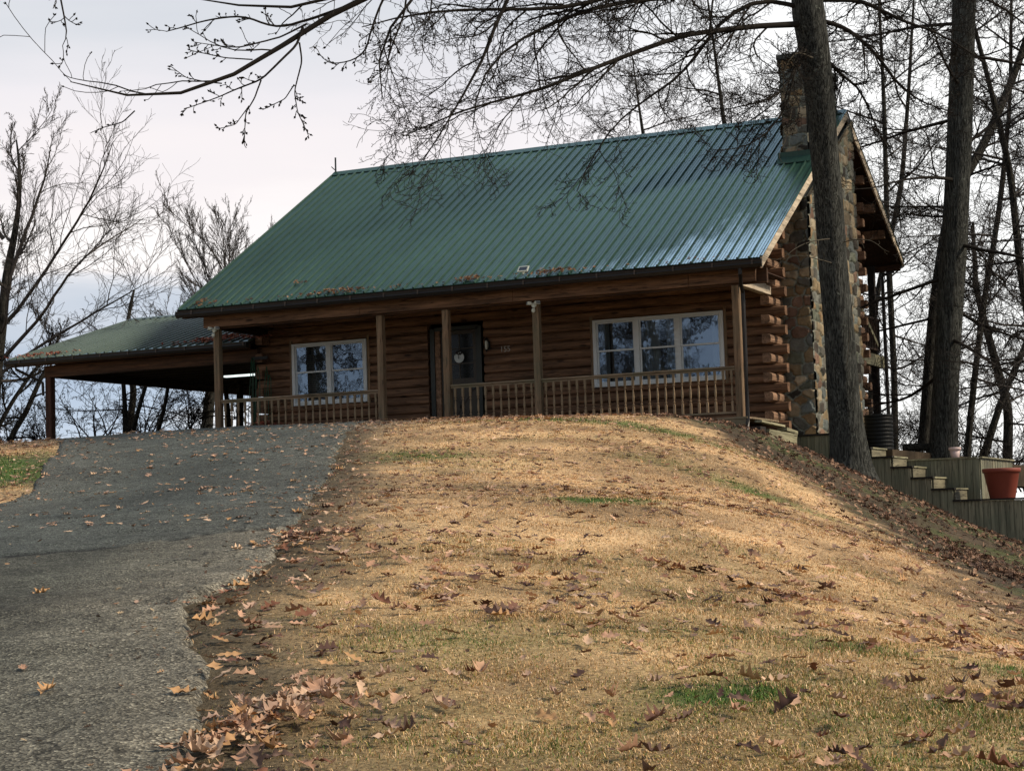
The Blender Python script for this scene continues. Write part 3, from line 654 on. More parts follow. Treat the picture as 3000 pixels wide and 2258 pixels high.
# chimney: individually shaped field stones on a mortar core
def stone_face(mb_list,origin,ua,va,nrm,wd,ht,seed,cell=.27,res=.017):
    rg=np.random.default_rng(seed); nu=max(2,int(wd/res)); nv=int(ht/res)
    u=np.linspace(0,wd,nu+1); v=np.linspace(0,ht,nv+1); U,Vv=np.meshgrid(u,v)
    # rows of stones: irregular course heights with staggered seeds
    S=[];z=-.2
    while z<ht+.3:
        rh=rg.uniform(.13,.30)*(cell/.27); x=-rg.uniform(.1,.4)
        while x<wd+.4:
            sw=rg.uniform(.16,.42)*(cell/.27); S.append((x+sw/2+rg.normal(0,.02),z+rh/2+rg.normal(0,.045))); x+=sw
        z+=rh
    S=np.array(S); uw=U+.05*(vn(U,Vv,7,seed)-.5)+.02*(vn(U,Vv,23,seed+1)-.5); vw=Vv+.05*(vn(U,Vv,7,seed+5)-.5)+.02*(vn(U,Vv,23,seed+2)-.5)
    pts=np.c_[uw.ravel(),vw.ravel()]; d1=np.empty(len(pts)); d2=np.empty(len(pts)); idn=np.empty(len(pts),int)
    for i in range(0,len(pts),8000):
        q=pts[i:i+8000]; dd=np.maximum(np.abs(q[:,None,0]-S[:,0])*.82,np.abs(q[:,None,1]-S[:,1])*1.12)*.6+.4*np.hypot((q[:,None,0]-S[:,0])*.82,(q[:,None,1]-S[:,1])*1.12)
        o=np.argsort(dd,1)[:,:2]; idn[i:i+8000]=o[:,0]; d1[i:i+8000]=dd[np.arange(len(q)),o[:,0]]; d2[i:i+8000]=dd[np.arange(len(q)),o[:,1]]
    e=(d2-d1).reshape(U.shape); idn=idn.reshape(U.shape)
    hh=np.clip((e-.012)/.028,0,1); hh=hh*hh*(3-2*hh); off=rg.uniform(.015,.07,len(S)); hgt_=hh*(off[idn]+.018*(vn(U,Vv,9,seed+8)-.5)+.008*(vn(U,Vv,31,seed+9)-.5))
    P=np.asarray(origin)[None,None]+U[...,None]*np.asarray(ua)+Vv[...,None]*np.asarray(va)+hgt_[...,None]*np.asarray(nrm)
    pal=np.array([(.19,.145,.085),(.21,.145,.08),(.14,.115,.08),(.09,.088,.075),(.135,.138,.12),(.25,.20,.13),(.055,.048,.040),(.15,.095,.068),(.11,.12,.09),(.038,.035,.030),(.27,.225,.155),(.11,.125,.12)])
    cs=pal[rg.integers(0,len(pal),len(S))]*rg.uniform(.8,1.2,(len(S),1)); mort=np.array([.21,.225,.19])
    st=fbm(U,Vv,6,seed,3)[...,None]; C=np.where((hh>.25)[...,None],cs[idn]*(.7+.6*st),mort*(.7+.5*st))
    n0=sum(len(a[0]) for a in mb_list); i_=np.arange((nu+1)*(nv+1)).reshape(nv+1,nu+1)+n0
    F=np.c_[i_[:-1,:-1].ravel(),i_[:-1,1:].ravel(),i_[1:,1:].ravel(),i_[1:,:-1].ravel()]; mb_list.append((P.reshape(-1,3),F,C.reshape(-1,3)))
CX0,CX1,CY0,CY1,CZ0,CZ1=-.08,.44,3.98,6.45,4.3,7.7
BX,BY0,BY1,BZ=.74,2.62,6.5,-.75
ml=[]
stone_face(ml,(CX0,CY0,CZ0),(1,0,0),(0,0,1),(0,-1,0),CX1-CX0,CZ1-CZ0,11); stone_face(ml,(CX1,CY0,CZ0),(0,1,0),(0,0,1),(1,0,0),CY1-CY0,CZ1-CZ0,12)
stone_face(ml,(CX1,CY1,CZ0),(-1,0,0),(0,0,1),(0,1,0),CX1-CX0,CZ1-CZ0,13,res=.04); stone_face(ml,(CX0,CY1,5.4),(0,-1,0),(0,0,1),(-1,0,0),CY1-CY0,CZ1-5.4,14,res=.03)
ml2=[]
stone_face(ml2,(.12,BY0,BZ),(1,0,0),(0,0,1),(0,-1,0),BX-.12,6.2,15); stone_face(ml2,(BX,BY0,BZ),(0,1,0),(0,0,1),(1,0,0),BY1-BY0,7.6,18,res=.022); stone_face(ml2,(BX,BY1,BZ),(-1,0,0),(0,0,1),(0,1,0),BX-.1,7.6,19,res=.04)
for i,(P_,F2,C2) in enumerate(ml2):
    lim=np.array([roofz(v)-.23 for v in P_[:,1]]); P_[:,2]=np.minimum(P_[:,2],lim); ml2[i]=(P_,F2+0,C2)
off=sum(len(a[0]) for a in ml); ml+= [(P_,F2+off,C2) for P_,F2,C2 in ml2]
me=mesh_np('chimney',np.vstack([a[0] for a in ml]),np.vstack([a[1] for a in ml]),np.vstack([a[2] for a in ml]),True); chim=link('chimney',me,W['stone'],cabin)
mb=MB(); mb.box(CX0-.07,CX1+.07,CY0-.07,CY1+.07,CZ1-.01,CZ1+.10); mb.box(CX0+.005,CX1-.005,CY0+.005,CY1-.005,CZ0,CZ1-.02); mb.prism([(BY0+.02,-.75),(BY0+.02,roofz(BY0)-.25),(YRG,roofz(YRG)-.32),(BY1-.02,roofz(BY1)-.3),(BY1-.02,-.75)],'x',.14,BX-.01); o=mb.build('chimney_cap',W['stonegrey'],chim,bevel=.01); o.location=(0,0,0)
for fy in (4.8,5.7): o=MB().tube([(.18,fy,7.75),(.18,fy,7.9)],.12,16).build('chimney_flue',W['terracotta'],chim); o.location=(0,0,0)
mb=MB(); zf=roofz(CY0); mb.prism([(CY0-.20,roofz(CY0-.2)+.026),(CY0-.03,zf+.06),(CY0-.03,zf+.17),(CY0-.055,zf+.175),(CY0-.06,zf+.07),(CY0-.2,roofz(CY0-.2)+.034)],'x',CX0-.12,CX1+.1)
for y0 in (CX0-.10,): mb.prism([(CY0-.1,roofz(CY0-.1)+.03),(CY1,roofz(CY1)+.03),(CY1,roofz(CY1)+.16),(CY0-.1,roofz(CY0-.1)+.14)],'x',y0,y0+.03)
mb.build('chimney_flashing',W['roof'],cabin)
# rear upper deck, its posts and the rear downspout
mb=MB(); mb.box(-2.4,.10,9.05,11.2,1.83,1.87); 
for i in range(14): mb.box(-2.4,.12,9.06+i*.155,9.2+i*.155,1.872,1.905)
dk=mb.build('rear_deck',W['cream_y'],cabin)
mb=MB(); mb.box(.10,.14,9.06,11.24,1.62,1.87); mb.box(-2.4,.14,11.21,11.25,1.62,1.87); o=mb.build('deck_joist',W['cream_y'],dk); o.location=(0,0,0)
mb=MB(); mb.box(.02,.10,9.4,11.2,2.75,2.80); mb.box(.04,.08,9.4,11.2,2.02,2.06)
for i in range(11): mb.box(.04,.08,9.5+i*.16,9.54+i*.16,2.06,2.75)
o=mb.build('deck_railing',W['dark_y'],dk); o.location=(0,0,0)
mb=MB(); mb.beam((.06,9.5,2.9),(.06,10.95,2.15),.05,.09); o=mb.build('deck_brace',W['cream_y'],dk); o.location=(0,0,0)
for x,y,z0,z1 in ((-.02,10.95,-1.2,4.1),(-2.3,10.95,-1.2,4.1)):
    MB().box(x-.08,x+.08,y-.08,y+.08,z0,z1).build('rear_post',W['dark'],cabin)
mb=MB(); mb.tube([(.42,11.4,4.15),(.42,11.4,3.98),(.16,11.32,3.9),(.16,11.32,3.8),(.16,11.32,.2)],.045,8); mb.build('rear_downspout',W['gutter'],cabin)
mb=MB(); mb.box(-.6,.62,11.47,11.6,4.07,4.19); mb.build('rear_gutter',W['gutter'],cabin)
# walkway trim beside the porch
mb=MB(); mb.beam((.34,.02,-.10),(.34,1.55,-.14),.14,.04); mb.beam((.40,.35,-.26),(.40,2.25,-.30),.10,.04); mb.beam((.42,.35,-.38),(.42,2.25,-.42),.05,.2); mb.beam((.36,1.5,-.2),(.36,2.25,-.25),.2,.06)
wt=mb.build('walkway_edging',W['cream_y']); tag(wt,'pale green treated timber edging beside the right porch post','timber edging')
mb=MB(); mb.box(.12,.40,-.05,.30,-.40,-.2); mb.box(.18,.5,-.1,.2,-.52,-.40); o=mb.build('paver_stack',W['dark'],None,bevel=.01); tag(o,'dark paving blocks stacked at the foot of the downspout','paving blocks')
# ------------------------------------------------------------------ fixtures on the house
def floodlight(x,y,z,ang,label):
    t=empty('security_light',(x,y,z),label,'light','twin security lights on the porch posts')
    mb=MB(); mb.tube([(x,y,z-.05),(x,y+.02,z+.03)],.03,8); mb.box(x-.05,x+.05,y,y+.035,z-.02,z+.05); mb.build('mount',W['plastic'],t,bevel=.004)
    for s in (-1,1):
        mb=MB(); c=Vector((x+s*.085,y-.02,z+.045)); d=Vector((s*.75,-.7,ang)).normalized()
        mb.beam(c-d*.035,c+d*.05,.10,.065); o=mb.build('lamp_head',W['plastic'],t,bevel=.008)
        f=MB(); f.beam(c+d*.051,c+d*.054,.084,.05); q=f.build('lens',W['blind'],o); q.location=(0,0,0)
    mb=MB(); mb.lathe((x,y-.02,z-.11),[(.012,.05),(.034,.035),(.040,0),(.030,-.025),(.008,-.04)],14); mb.build('motion_sensor',W['plastic'],t,smooth=True)
floodlight(-11.70,-.06,2.47,.05,'white twin security light on the leftmost porch post')
floodlight(-4.16,-.06,2.43,.02,'white twin security light on the porch post right of the door')
t=empty('solar_light',(-4.2,-.33,3.03),'small white solar panel light clipped to the gutter above the porch','solar light')
mb=MB(); mb.beam((-4.2,-.45,3.02),(-4.2,-.40,3.10),.03,.03); mb.build('bracket',W['plastic'],t)
mb=MB(); c=Vector((-4.2,-.42,3.12)); mb.beam(c-Vector((.11,0,-.0)),c+Vector((.11,0,.0)),.15,.02,(0,-.75,.66)); pnl=mb.build('panel_frame',W['plastic'],t)
n_=Vector((0,-.75,.66)).normalized(); mb=MB(); mb.beam(c+n_*.0115-Vector((.085,0,0)),c+n_*.0115+Vector((.085,0,0)),.105,.003,(0,-.75,.66)); o=mb.build('solar_cells',W['panel'],pnl); o.location=(0,0,0)
t=empty('lightning_rod',(-12.3,6.4,7.0),'thin metal lightning rod at the left end of the roof ridge','lightning rod')
mb=MB(); mb.tube([(-12.3,6.4,6.98),(-12.3,6.4,7.38)],.022,8); mb.build('rod',W['metal'],t)
mb=MB(); mb.beam((-12.3,6.4,7.05),(-12.42,6.4,7.16),.012,.02); mb.beam((-12.42,6.4,7.10),(-12.42,6.4,7.2),.012,.012); mb.build('clip',W['metal'],t)
t=empty('wall_lantern',(-6.13,1.93,1.85),'black lantern with pale glass on the log wall right of the door','lantern')
x,y,z=-6.13,1.90,1.92
mb=MB(); mb.box(x-.04,x+.04,1.955,1.972,z-.09,z+.09); mb.tube([(x,1.96,z+.03),(x,1.90,z+.14),(x,y-.04,z+.13)],.008,6); mb.lathe((x,y-.04,z),[(.004,.16),(.03,.135),(.062,.11),(.062,.10),(.01,.1)],10); mb.lathe((x,y-.04,z),[(.05,-.11),(.05,-.10),(.02,-.10)],10); mb.lathe((x,y-.04,z),[(.003,-.16),(.02,-.13),(.03,-.11)],8)
for j in range(4): a_=math.pi/4+j*math.pi/2; mb.tube([(x+.05*math.cos(a_),y-.04+.05*math.sin(a_),z+.1),(x+.045*math.cos(a_),y-.04+.045*math.sin(a_),z-.1)],.005,5)
mb.build('lantern_body',W['black'],t)
mb=MB(); mb.lathe((x,y-.04,z),[(.022,-.095),(.034,-.03),(.034,.05),(.02,.09)],12); mb.build('lantern_glass',W['plastic'],t)
t=empty('door_sign',(-6.83,1.93,1.7),'round pale monogram sign hanging on the front door glass','sign')
mb=MB(); mb.lathe((-6.85,1.995,1.71),[(.115,-.006),(.118,0),(.115,.006)],36,'y'); mb.build('disc',W['sign'],t)
text('monogram','E',(-6.85,1.986,1.72),.13,W['dark'],t,.002)
mb=MB(); mb.tube([(-6.88,1.99,1.82),(-6.85,2.0,1.93),(-6.82,1.99,1.82)],.004,5)
for i in range(22):
    a_=random.uniform(0,math.pi); px=-6.85+math.cos(a_)*random.uniform(.03,.10); pz=1.80+math.sin(a_)*random.uniform(.0,.05); mb.beam((px,1.982,pz),(px+random.uniform(-.04,.04),1.976,pz+random.uniform(-.05,.04)),.012,.018)
mb.build('ribbon_bow',W['dark'],t)
t=empty('garden_hose',(-11.62,1.6,.5),'green garden hose hanging in long loops at the left log corner','hose')
mb=MB()
for k,(xx,yy) in enumerate(((-11.82,1.60),(-11.74,1.56),(-11.66,1.60),(-11.5,1.70),(-11.42,1.68))):
    zt=2.0-.1*k+.1*(k%2); mb.tube([(xx,yy,zt),(xx-.04,yy-.02,1.4),(xx-.09+.05*(k%2),yy-.03,.8),(xx-.11,yy-.02,.25),(xx-.05,yy-.02,.16)],.0085,7); mb.tube([(xx,yy,zt),(xx+.06,yy-.03,1.5),(xx+.05,yy-.03,.7),(xx-.0,yy-.02,.2),(xx-.05,yy-.02,.16)],.0085,7)
mb.build('hose_loops',W['hose'],t,smooth=True); mb=MB(); mb.box(-11.84,-11.42,1.62,1.64,1.95,2.02); mb.build('hose_hanger',W['black'],t)
# ------------------------------------------------------------------ carport
cp=empty('carport',(-15,5,0),'open carport with green ribbed metal roof joined to the left end of the cabin','carport')
CEX0,CEX1,CEY,CEZ=-18.48,WXL-.03,1.42,2.36; CRY,CRZ=6.25,3.74; CBY,CBZ=11.1,2.36
cr_=rib_sheet('carport_roof',CEX0,CEX1,CEY,CEZ,CRY,CRZ,W['croof'],cp)
o=rib_sheet('rear_roof_sheet',CEX0,CEX1,CBY,CBZ,CRY+.001,CRZ,W['croof'],cr_); o.location=(0,0,0)
sl2=(CRZ-CEZ)/(CRY-CEY)
mb=MB()
for s in (-1,1):
    yy=CRY+s*.15; zz=CRZ-.15*sl2; mb.add([(CEX0,CRY,CRZ+.045),(CEX1,CRY,CRZ+.045),(CEX1,yy,zz+.03),(CEX0,yy,zz+.03)],[(0,1,2,3)])
o=mb.build('ridge_cap',W['croof'],cr_); o.location=(0,0,0)
mb=MB(); mb.prism([(CEY+.02,CEZ-.02),(CRY,CRZ-.02),(CBY-.02,CBZ-.02),(CBY-.02,CBZ-.06),(CRY,CRZ-.06),(CEY+.02,CEZ-.06)],'x',CEX0+.02,CEX1); mb.build('carport_decking',W['soffit'],cp)
mb=MB(); mb.prism([(CEY,CEZ),(CRY,CRZ),(CBY,CBZ),(CBY,CBZ-.15),(CRY,CRZ-.15),(CEY,CEZ-.15)],'x',CEX0-.03,CEX0+.005); mb.build('carport_rake_board',W['dark_y'],cp)
mb=MB(); mb.box(CEX0+.02,CEX1,CEY+.06,CEY+.10,CEZ-.17,CEZ-.025); mb.build('carport_fascia',W['dark_x'],cp)
gutter('carport_gutter',CEX0-.04,CEX1-.02,CEY+.05,CEZ-.135,cp)
mb=MB(); mb.box(-17.72,CEX1,1.78,1.90,1.93,2.20); mb.build('front_beam',W['dark_x'],cp)
mb=MB(); mb.box(-17.70,-17.56,1.92,10.75,1.93,2.22); 
mb.prism([(2.0,2.22),(10.7,2.22),(CRY,CRZ-.08)],'x',-17.66,-17.60); mb.build('side_beam',W['dark_y'],cp)
mb=MB(); mb.box(-17.70,CEX1,10.76,10.90,1.90,2.24); mb.build('rear_beam',W['dark_x'],cp)
mb=MB()
y=2.2
while y<10.6: mb.box(-17.54,CEX1,y,y+.04,2.08,2.21); y+=.61
mb.build('ceiling_joists',W['dark'],cp)
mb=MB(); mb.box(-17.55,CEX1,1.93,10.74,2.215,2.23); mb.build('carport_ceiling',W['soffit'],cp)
for (x,y) in ((-17.62,1.86),(-17.62,10.8),(-12.6,10.8)):
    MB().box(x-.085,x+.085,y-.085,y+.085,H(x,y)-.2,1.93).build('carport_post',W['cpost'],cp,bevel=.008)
mb=MB(); mb.tube([(-18.25,1.36,2.24),(-18.25,1.40,2.13),(-17.85,1.72,1.86),(-17.76,1.76,1.80),(-17.75,1.76,1.5)],.035,8); mb.build('carport_downspout',W['gutter'],cp)
tl=empty('tube_light',(-13.7,4,1.9),'white strip light under the carport ceiling left of the log corner','light')
MB().box(-14.15,-12.95,4.0,4.11,1.845,1.885).build('lit_tube',W['tube'],tl); MB().box(-14.17,-12.93,3.99,4.12,1.89,1.93).build('housing',W['dark'],tl); mb=MB()
for xx in (-14.0,-13.1): mb.tube([(xx,4.05,1.93),(xx,4.05,2.2)],.006,5)
mb.build('hanger',W['black'],tl)
# ------------------------------------------------------------------ timber retaining wall with steps, planter
def boards(mb,x0,x1,y,top,bot,w_=.142,side='y'):
    x=x0
    i=0
    while x<x1-.02:
        b=min(x+w_*random.uniform(.93,1.05),x1); off=random.uniform(-.006,.006); tp=top(x) if callable(top) else top; bt=bot(x) if callable(bot) else bot
        if side=='y': mb.box(x,b-.007,y+off,y+off+.03,bt,tp-.002)
        else: mb.box(y+off,y+off+.03,x,b-.007,bt,tp-.002)
        x=b
rw=empty('retaining_wall',(2.5,2.3,-1.5),'grey green timber retaining wall of upright boards stepping down right of the oak','retaining wall')
STEP=[(.35,1.10,-.29),(1.10,1.48,-.45),(1.48,1.87,-.60),(1.87,2.28,-.79),(2.28,2.66,-1.0),(2.66,3.05,-1.22),(3.05,3.45,-1.45),(3.45,9.5,-1.68)]
def topz(x):
    for a,b,z in STEP:
        if a<=x<b: return z
    return -1.68
mb=MB()
for a,b,z in STEP: boards(mb,a,b,2.30,z-.035,lambda x:H(x,2.3)-.35)
mb.build('upright_boards',W['fence'],rw)
mb=MB()
for a,b,z in STEP: mb.box(a-.01,b+.035,2.25,2.36,z-.034,z)
mb.build('cap_board',W['dark'],rw)
mb=MB()
for i,(a,b,z) in enumerate(STEP[:-1]):
    mb.box(b+.0,b+.022,2.37,3.55,STEP[i+1][2]+.0,z-.032)
mb.build('step_riser',W['riser'],rw)
mb=MB()
for i,(a,b,z) in enumerate(STEP[:-1]):
    mb.box(a+.025,b+.05,2.365,3.55,z-.03,z-.002)
mb.build('step_tread',W['cream_y'],rw)
mb=MB(); mb.beam((1.95,2.27,-1.5),(3.5,2.2,-2.15),.06,.1); mb.build('base_timber',W['fence'],rw)
pw=empty('planter_wall',(3.,3.6,-1.3),'timber board planter wall behind the steps below the large grey trunk','planter')
mb=MB(); boards(mb,2.05,3.74,3.60,-.87,-2.0); boards(mb,3.63,7.2,3.72,-.87,-2.0,side='x'); mb.build('upright_boards',W['fence'],pw)
mb=MB(); mb.box(1.95,3.80,3.56,3.66,-.868,-.84); mb.box(3.70,3.80,3.665,7.2,-.868,-.84); mb.build('cap_board',W['cream_y'],pw)
mb=MB(); mb.box(2.02,3.70,3.66,12,-1.4,-.93); mb.box(.46,2.02,3.57,12,-1.5,-.62); mb.box(.3,2.0,2.36,3.56,-1.6,-.9); mb.box(2.0,9.5,2.36,12.5,-2.3,-1.74); tag(mb.build('terrace_soil',W['soil'] if 'soil' in W else simple('soil',(.06,.045,.03),.95,.1,0,.4,6,bump=.8)),kind='structure')
t=empty('flower_pot',(4.28,2.95,-1.7),'large empty terracotta coloured pot standing on the lower timber wall','flower pot')
pz=-1.68; pc=(4.3,2.72,pz)
mb=MB(); mb.lathe(pc,[(.235,0),(.24,.01),(.335,.50),(.34,.505)],40); mb.lathe(pc,[(.30,.50),(.30,.47),(.2,.1),(.05,.1)],32); mb.build('pot_body',W['terracotta'],t,smooth=True)
mb=MB(); mb.lathe(pc,[(.335,.485),(.358,.49),(.362,.56),(.350,.572),(.318,.565),(.31,.5)],40); mb.build('rim',W['terracotta'],t,smooth=True)
t=empty('small_pot',(3.22,3.8,-.84),'small pale pink flower pot on the planter wall by the trunk','flower pot')
pc=(3.22,3.80,-.835)
mb=MB(); mb.lathe(pc,[(.075,0),(.08,.01),(.105,.15),(.10,.15)],24); mb.build('pot_body',W['pinkpot'],t,smooth=True); mb=MB(); mb.lathe(pc,[(.10,.145),(.122,.15),(.124,.2),(.112,.205),(.1,.2),(.095,.15)],24); mb.build('rim',W['pinkpot'],t,smooth=True)
t=empty('rain_barrel',(1.42,5,-.62),'black ribbed plastic barrel standing behind the oak trunk at the house corner','barrel')
pr=[(.27,0)]; z=.02
for i in range(9): pr+=[(.285,z),(.298,z+.02),(.298,z+.05),(.285,z+.07)]; z+=.08
pr+=[(.29,z),(.28,z+.02),(.25,z+.03),(.05,z+.035)]
mb=MB(); mb.lathe((1.42,5.0,-.62),pr,36); mb.build('barrel_body',W['black'],t); mb=MB(); mb.lathe((1.42,5,-.62),[(.292,z),(.302,z+.005),(.302,z+.035),(.28,z+.045),(.03,z+.05)],36); mb.build('lid',W['black'],t)
b_=MB(); b_.tube([tuple(at(2645,1311,41)),tuple(at(2690,1309,41)),tuple(at(2760,1311,41))],[.075,.085,.08],10); lg=b_.build('fallen_log',W['bark2']); tag(lg,'short dark log lying on the terrace left of the large grey trunk','log')
# ------------------------------------------------------------------ bare trees
def unit(v): return v/np.maximum(np.linalg.norm(v,axis=-1,keepdims=True),1e-9)
def walk(P0,D0,L,K,wig,trop,rg,curve=None):
    "N wandering branch axes of K segments; trop = (vector) pull per unit"
    N=len(P0); P=np.empty((N,K+1,3)); P[:,0]=P0; D=unit(D0); bend=rg.normal(0,1,(N,3))*(wig*.6)
    for k in range(K):
        D=unit(D+rg.normal(0,wig,(N,3))+bend+np.asarray(trop)/K)
        P[:,k+1]=P[:,k]+D*(L/K)[:,None]
    return P
def radii(R0,K,tip,pw=1.):
    t=np.linspace(0,1,K+1)[None]; return np.maximum(R0[:,None]*(1-t**pw)+tip*t**pw,tip)
def sweep(P,Rr,S):
    N,K1,_=P.shape; T=np.empty_like(P); T[:,1:-1]=P[:,2:]-P[:,:-2]; T[:,0]=P[:,1]-P[:,0]; T[:,-1]=P[:,-1]-P[:,-2]; T=unit(T)
    ref=unit(np.cross(T[:,0],[.31,.71,.63])+1e-6)[:,None]; U=unit(ref-(T*ref).sum(-1,keepdims=True)*T); Vv=np.cross(T,U)
    a=np.arange(S)*2*math.pi/S
    V=P[:,:,None]+(U[:,:,None]*np.cos(a)[:,None]+Vv[:,:,None]*np.sin(a)[:,None])*Rr[:,:,None,None]
    i=np.arange(N*K1*S).reshape(N,K1,S); j=np.roll(i,-1,2)
    F=np.stack([i[:,:-1],j[:,:-1],j[:,1:],i[:,1:]],-1).reshape(-1,4)
    return V.reshape(-1,3),F
def children(P,Rr,n,t0,t1,ang,rg,lens,ratio,up=0.,lenvar=.35,taper_len=.55):
    N,K1,_=P.shape; K=K1-1; idx=np.repeat(np.arange(N),n); m=len(idx)
    t=rg.uniform(t0,t1,m) if n<3 else np.tile(np.linspace(t0,t1,n),N)+rg.uniform(-.5,.5,m)*(t1-t0)/n
    t=np.clip(t,0,.999)*K; k=t.astype(int); f=(t-k)[:,None]
    p=P[idx,k]*(1-f)+P[idx,k+1]*f; d=unit(P[idx,k+1]-P[idx,k]); r=Rr[idx,k]*(1-f[:,0])+Rr[idx,k+1]*f[:,0]
    q=unit(np.cross(d,rg.normal(0,1,(m,3)))); q[:,2]+=up; q=unit(q)
    a=np.radians(rg.normal(ang,ang*.22,m))[:,None]; D=unit(d*np.cos(a)+q*np.sin(a))
    L=lens[idx]*ratio*rg.uniform(1-lenvar,1+lenvar,m)*(1-taper_len*(t/K)); R_=np.minimum(r*.62,r)
    return p,D,L,R_
def tree_parts(main,rg,levels,tip=.004,sides=(10,7,5,4,3,3),extra_tr=None,flare=1.):
    """main: list of (polyline pts, radii) grown by hand; levels: list of dict(n,t0,t1,ang,ratio,K,wig,trop,len)"""
    meshes=[]; tw=[]
    cur=[]
    for pts,rad in main:
        pts=np.array(pts,float); rad=np.array(rad,float); m=len(pts); K=levels[0].get('K0',18)
        s=np.r_[0,np.cumsum(np.linalg.norm(np.diff(pts,axis=0),axis=1))]; u=np.linspace(0,s[-1],K+1)
        Q=np.stack([np.interp(u,s,pts[:,c]) for c in range(3)],1); 
        for _ in range(2): Q[1:-1]=(Q[:-2]+Q[1:-1]*2+Q[2:])/4
        Q[1:-1]+=rg.normal(0,.012*s[-1]/K,(K-1,3)); r_=np.interp(u,s,rad); cur.append((Q,r_,s[-1]))
    P=np.stack([c[0] for c in cur]); Rr=np.stack([c[1] for c in cur]); L=np.array([c[2] for c in cur])
    out=[(P,Rr,sides[0])]
    for li,lv in enumerate(levels):
        p,D,Ln,R_=children(P,Rr,lv['n'],lv['t0'],lv['t1'],lv['ang'],rg,L,lv['ratio'],lv.get('up',0),lv.get('var',.35),lv.get('tl',.5))
        if 'rmax' in lv: R_=np.minimum(R_,lv['rmax'])
        keep=Ln>lv.get('lmin',.02); p,D,Ln,R_=p[keep],D[keep],Ln[keep],R_[keep]
        K=lv.get('K',6); P=walk(p,D,Ln,K,lv.get('wig',.12),lv.get('trop',(0,0,.2)),rg); Rr=radii(R_,K,max(tip,0),lv.get('pw',1.)); L=Ln
        out.append((P,Rr,sides[min(li+1,len(sides)-1)]))
    return out
def join(parts):
    Vs=[];Fs=[];n=0
    for P,Rr,S in parts:
        V,F=sweep(P,Rr,S); Vs.append(V); Fs.append(F+n); n+=len(V)
    return np.vstack(Vs),np.vstack(Fs)
def trunk_mesh(name,pts,rad,mat,parent,flare=.55,K=46,S=26,seed=1,amp=.03,ground=None):
    pts=np.array(pts,float); rad=np.array(rad,float); s=np.r_[0,np.cumsum(np.linalg.norm(np.diff(pts,axis=0),axis=1))]; u=np.linspace(0,s[-1],K+1)**1.0
    Q=np.stack([np.interp(u,s,pts[:,c]) for c in range(3)],1); r=np.interp(u,s,rad)
    for _ in range(3): Q[1:-1]=(Q[:-2]+2*Q[1:-1]+Q[2:])/4
    V,F=sweep(Q[None],r[None],S); V=V.reshape(K+1,S,3); a=np.arange(S)*2*math.pi/S
    for i in range(K+1):
        c=Q[i]; d=V[i]-c; h=u[i]
        lob=1+amp*2*(vn(np.cos(a)*2+seed,np.sin(a)*2+h*.6,1.3,seed)-.5)+amp*(vn(a*4,np.full(S,h*1.1),1.,seed+3)-.5)
        if flare: lob=lob*(1+flare*np.exp(-h/.45)*(.75+.5*np.abs(np.sin(a*2.5+seed))))
        V[i]=c+d*lob[:,None]
    return link(name,mesh_np(name,V.reshape(-1,3),F,None,True),mat,parent)
def crown_mesh(name,parts,mat,parent,*bd):
    V,F=join(parts)
    for b in bd:
        v,f=bud_geo(*b); F=np.vstack([F,f+len(V)]); V=np.vstack([V,v])
    return link(name,mesh_np(name,V,F,None,True),mat,parent)
def bud_geo(parts_last,rg,size,frac):
    P=parts_last[0][:,-1]; D=unit(parts_last[0][:,-1]-parts_last[0][:,-2]); k=rg.random(len(P))<frac; P=P[k]; D=D[k]; n=len(P)
    V=[];F=[]; cnt=0
    for rep in range(2):
        D2=unit(D+rg.normal(0,.5,(n,3))*(rep>0)); U=unit(np.cross(D2,[.3,.5,.8])); W_=np.cross(D2,U); s=size*rg.uniform(.7,1.3,n)[:,None]
        ring=[U,W_,-U,-W_]; pts=np.stack([P-D2*s*.2]+[P+D2*s*.45+q*s*.42 for q in ring]+[P+D2*s*1.35],1)
        V.append(pts.reshape(-1,3)); f=np.array([(0,1,5,2),(0,2,5,3),(0,3,5,4),(0,4,5,1)]); F.append((f[None]+(np.arange(n)*6)[:,None,None]).reshape(-1,4)+cnt); cnt+=n*6
    return np.vstack(V),np.vstack(F)
def pxl(L): return [at(*q) for q in L]
GT='bare deciduous trees around the cabin'
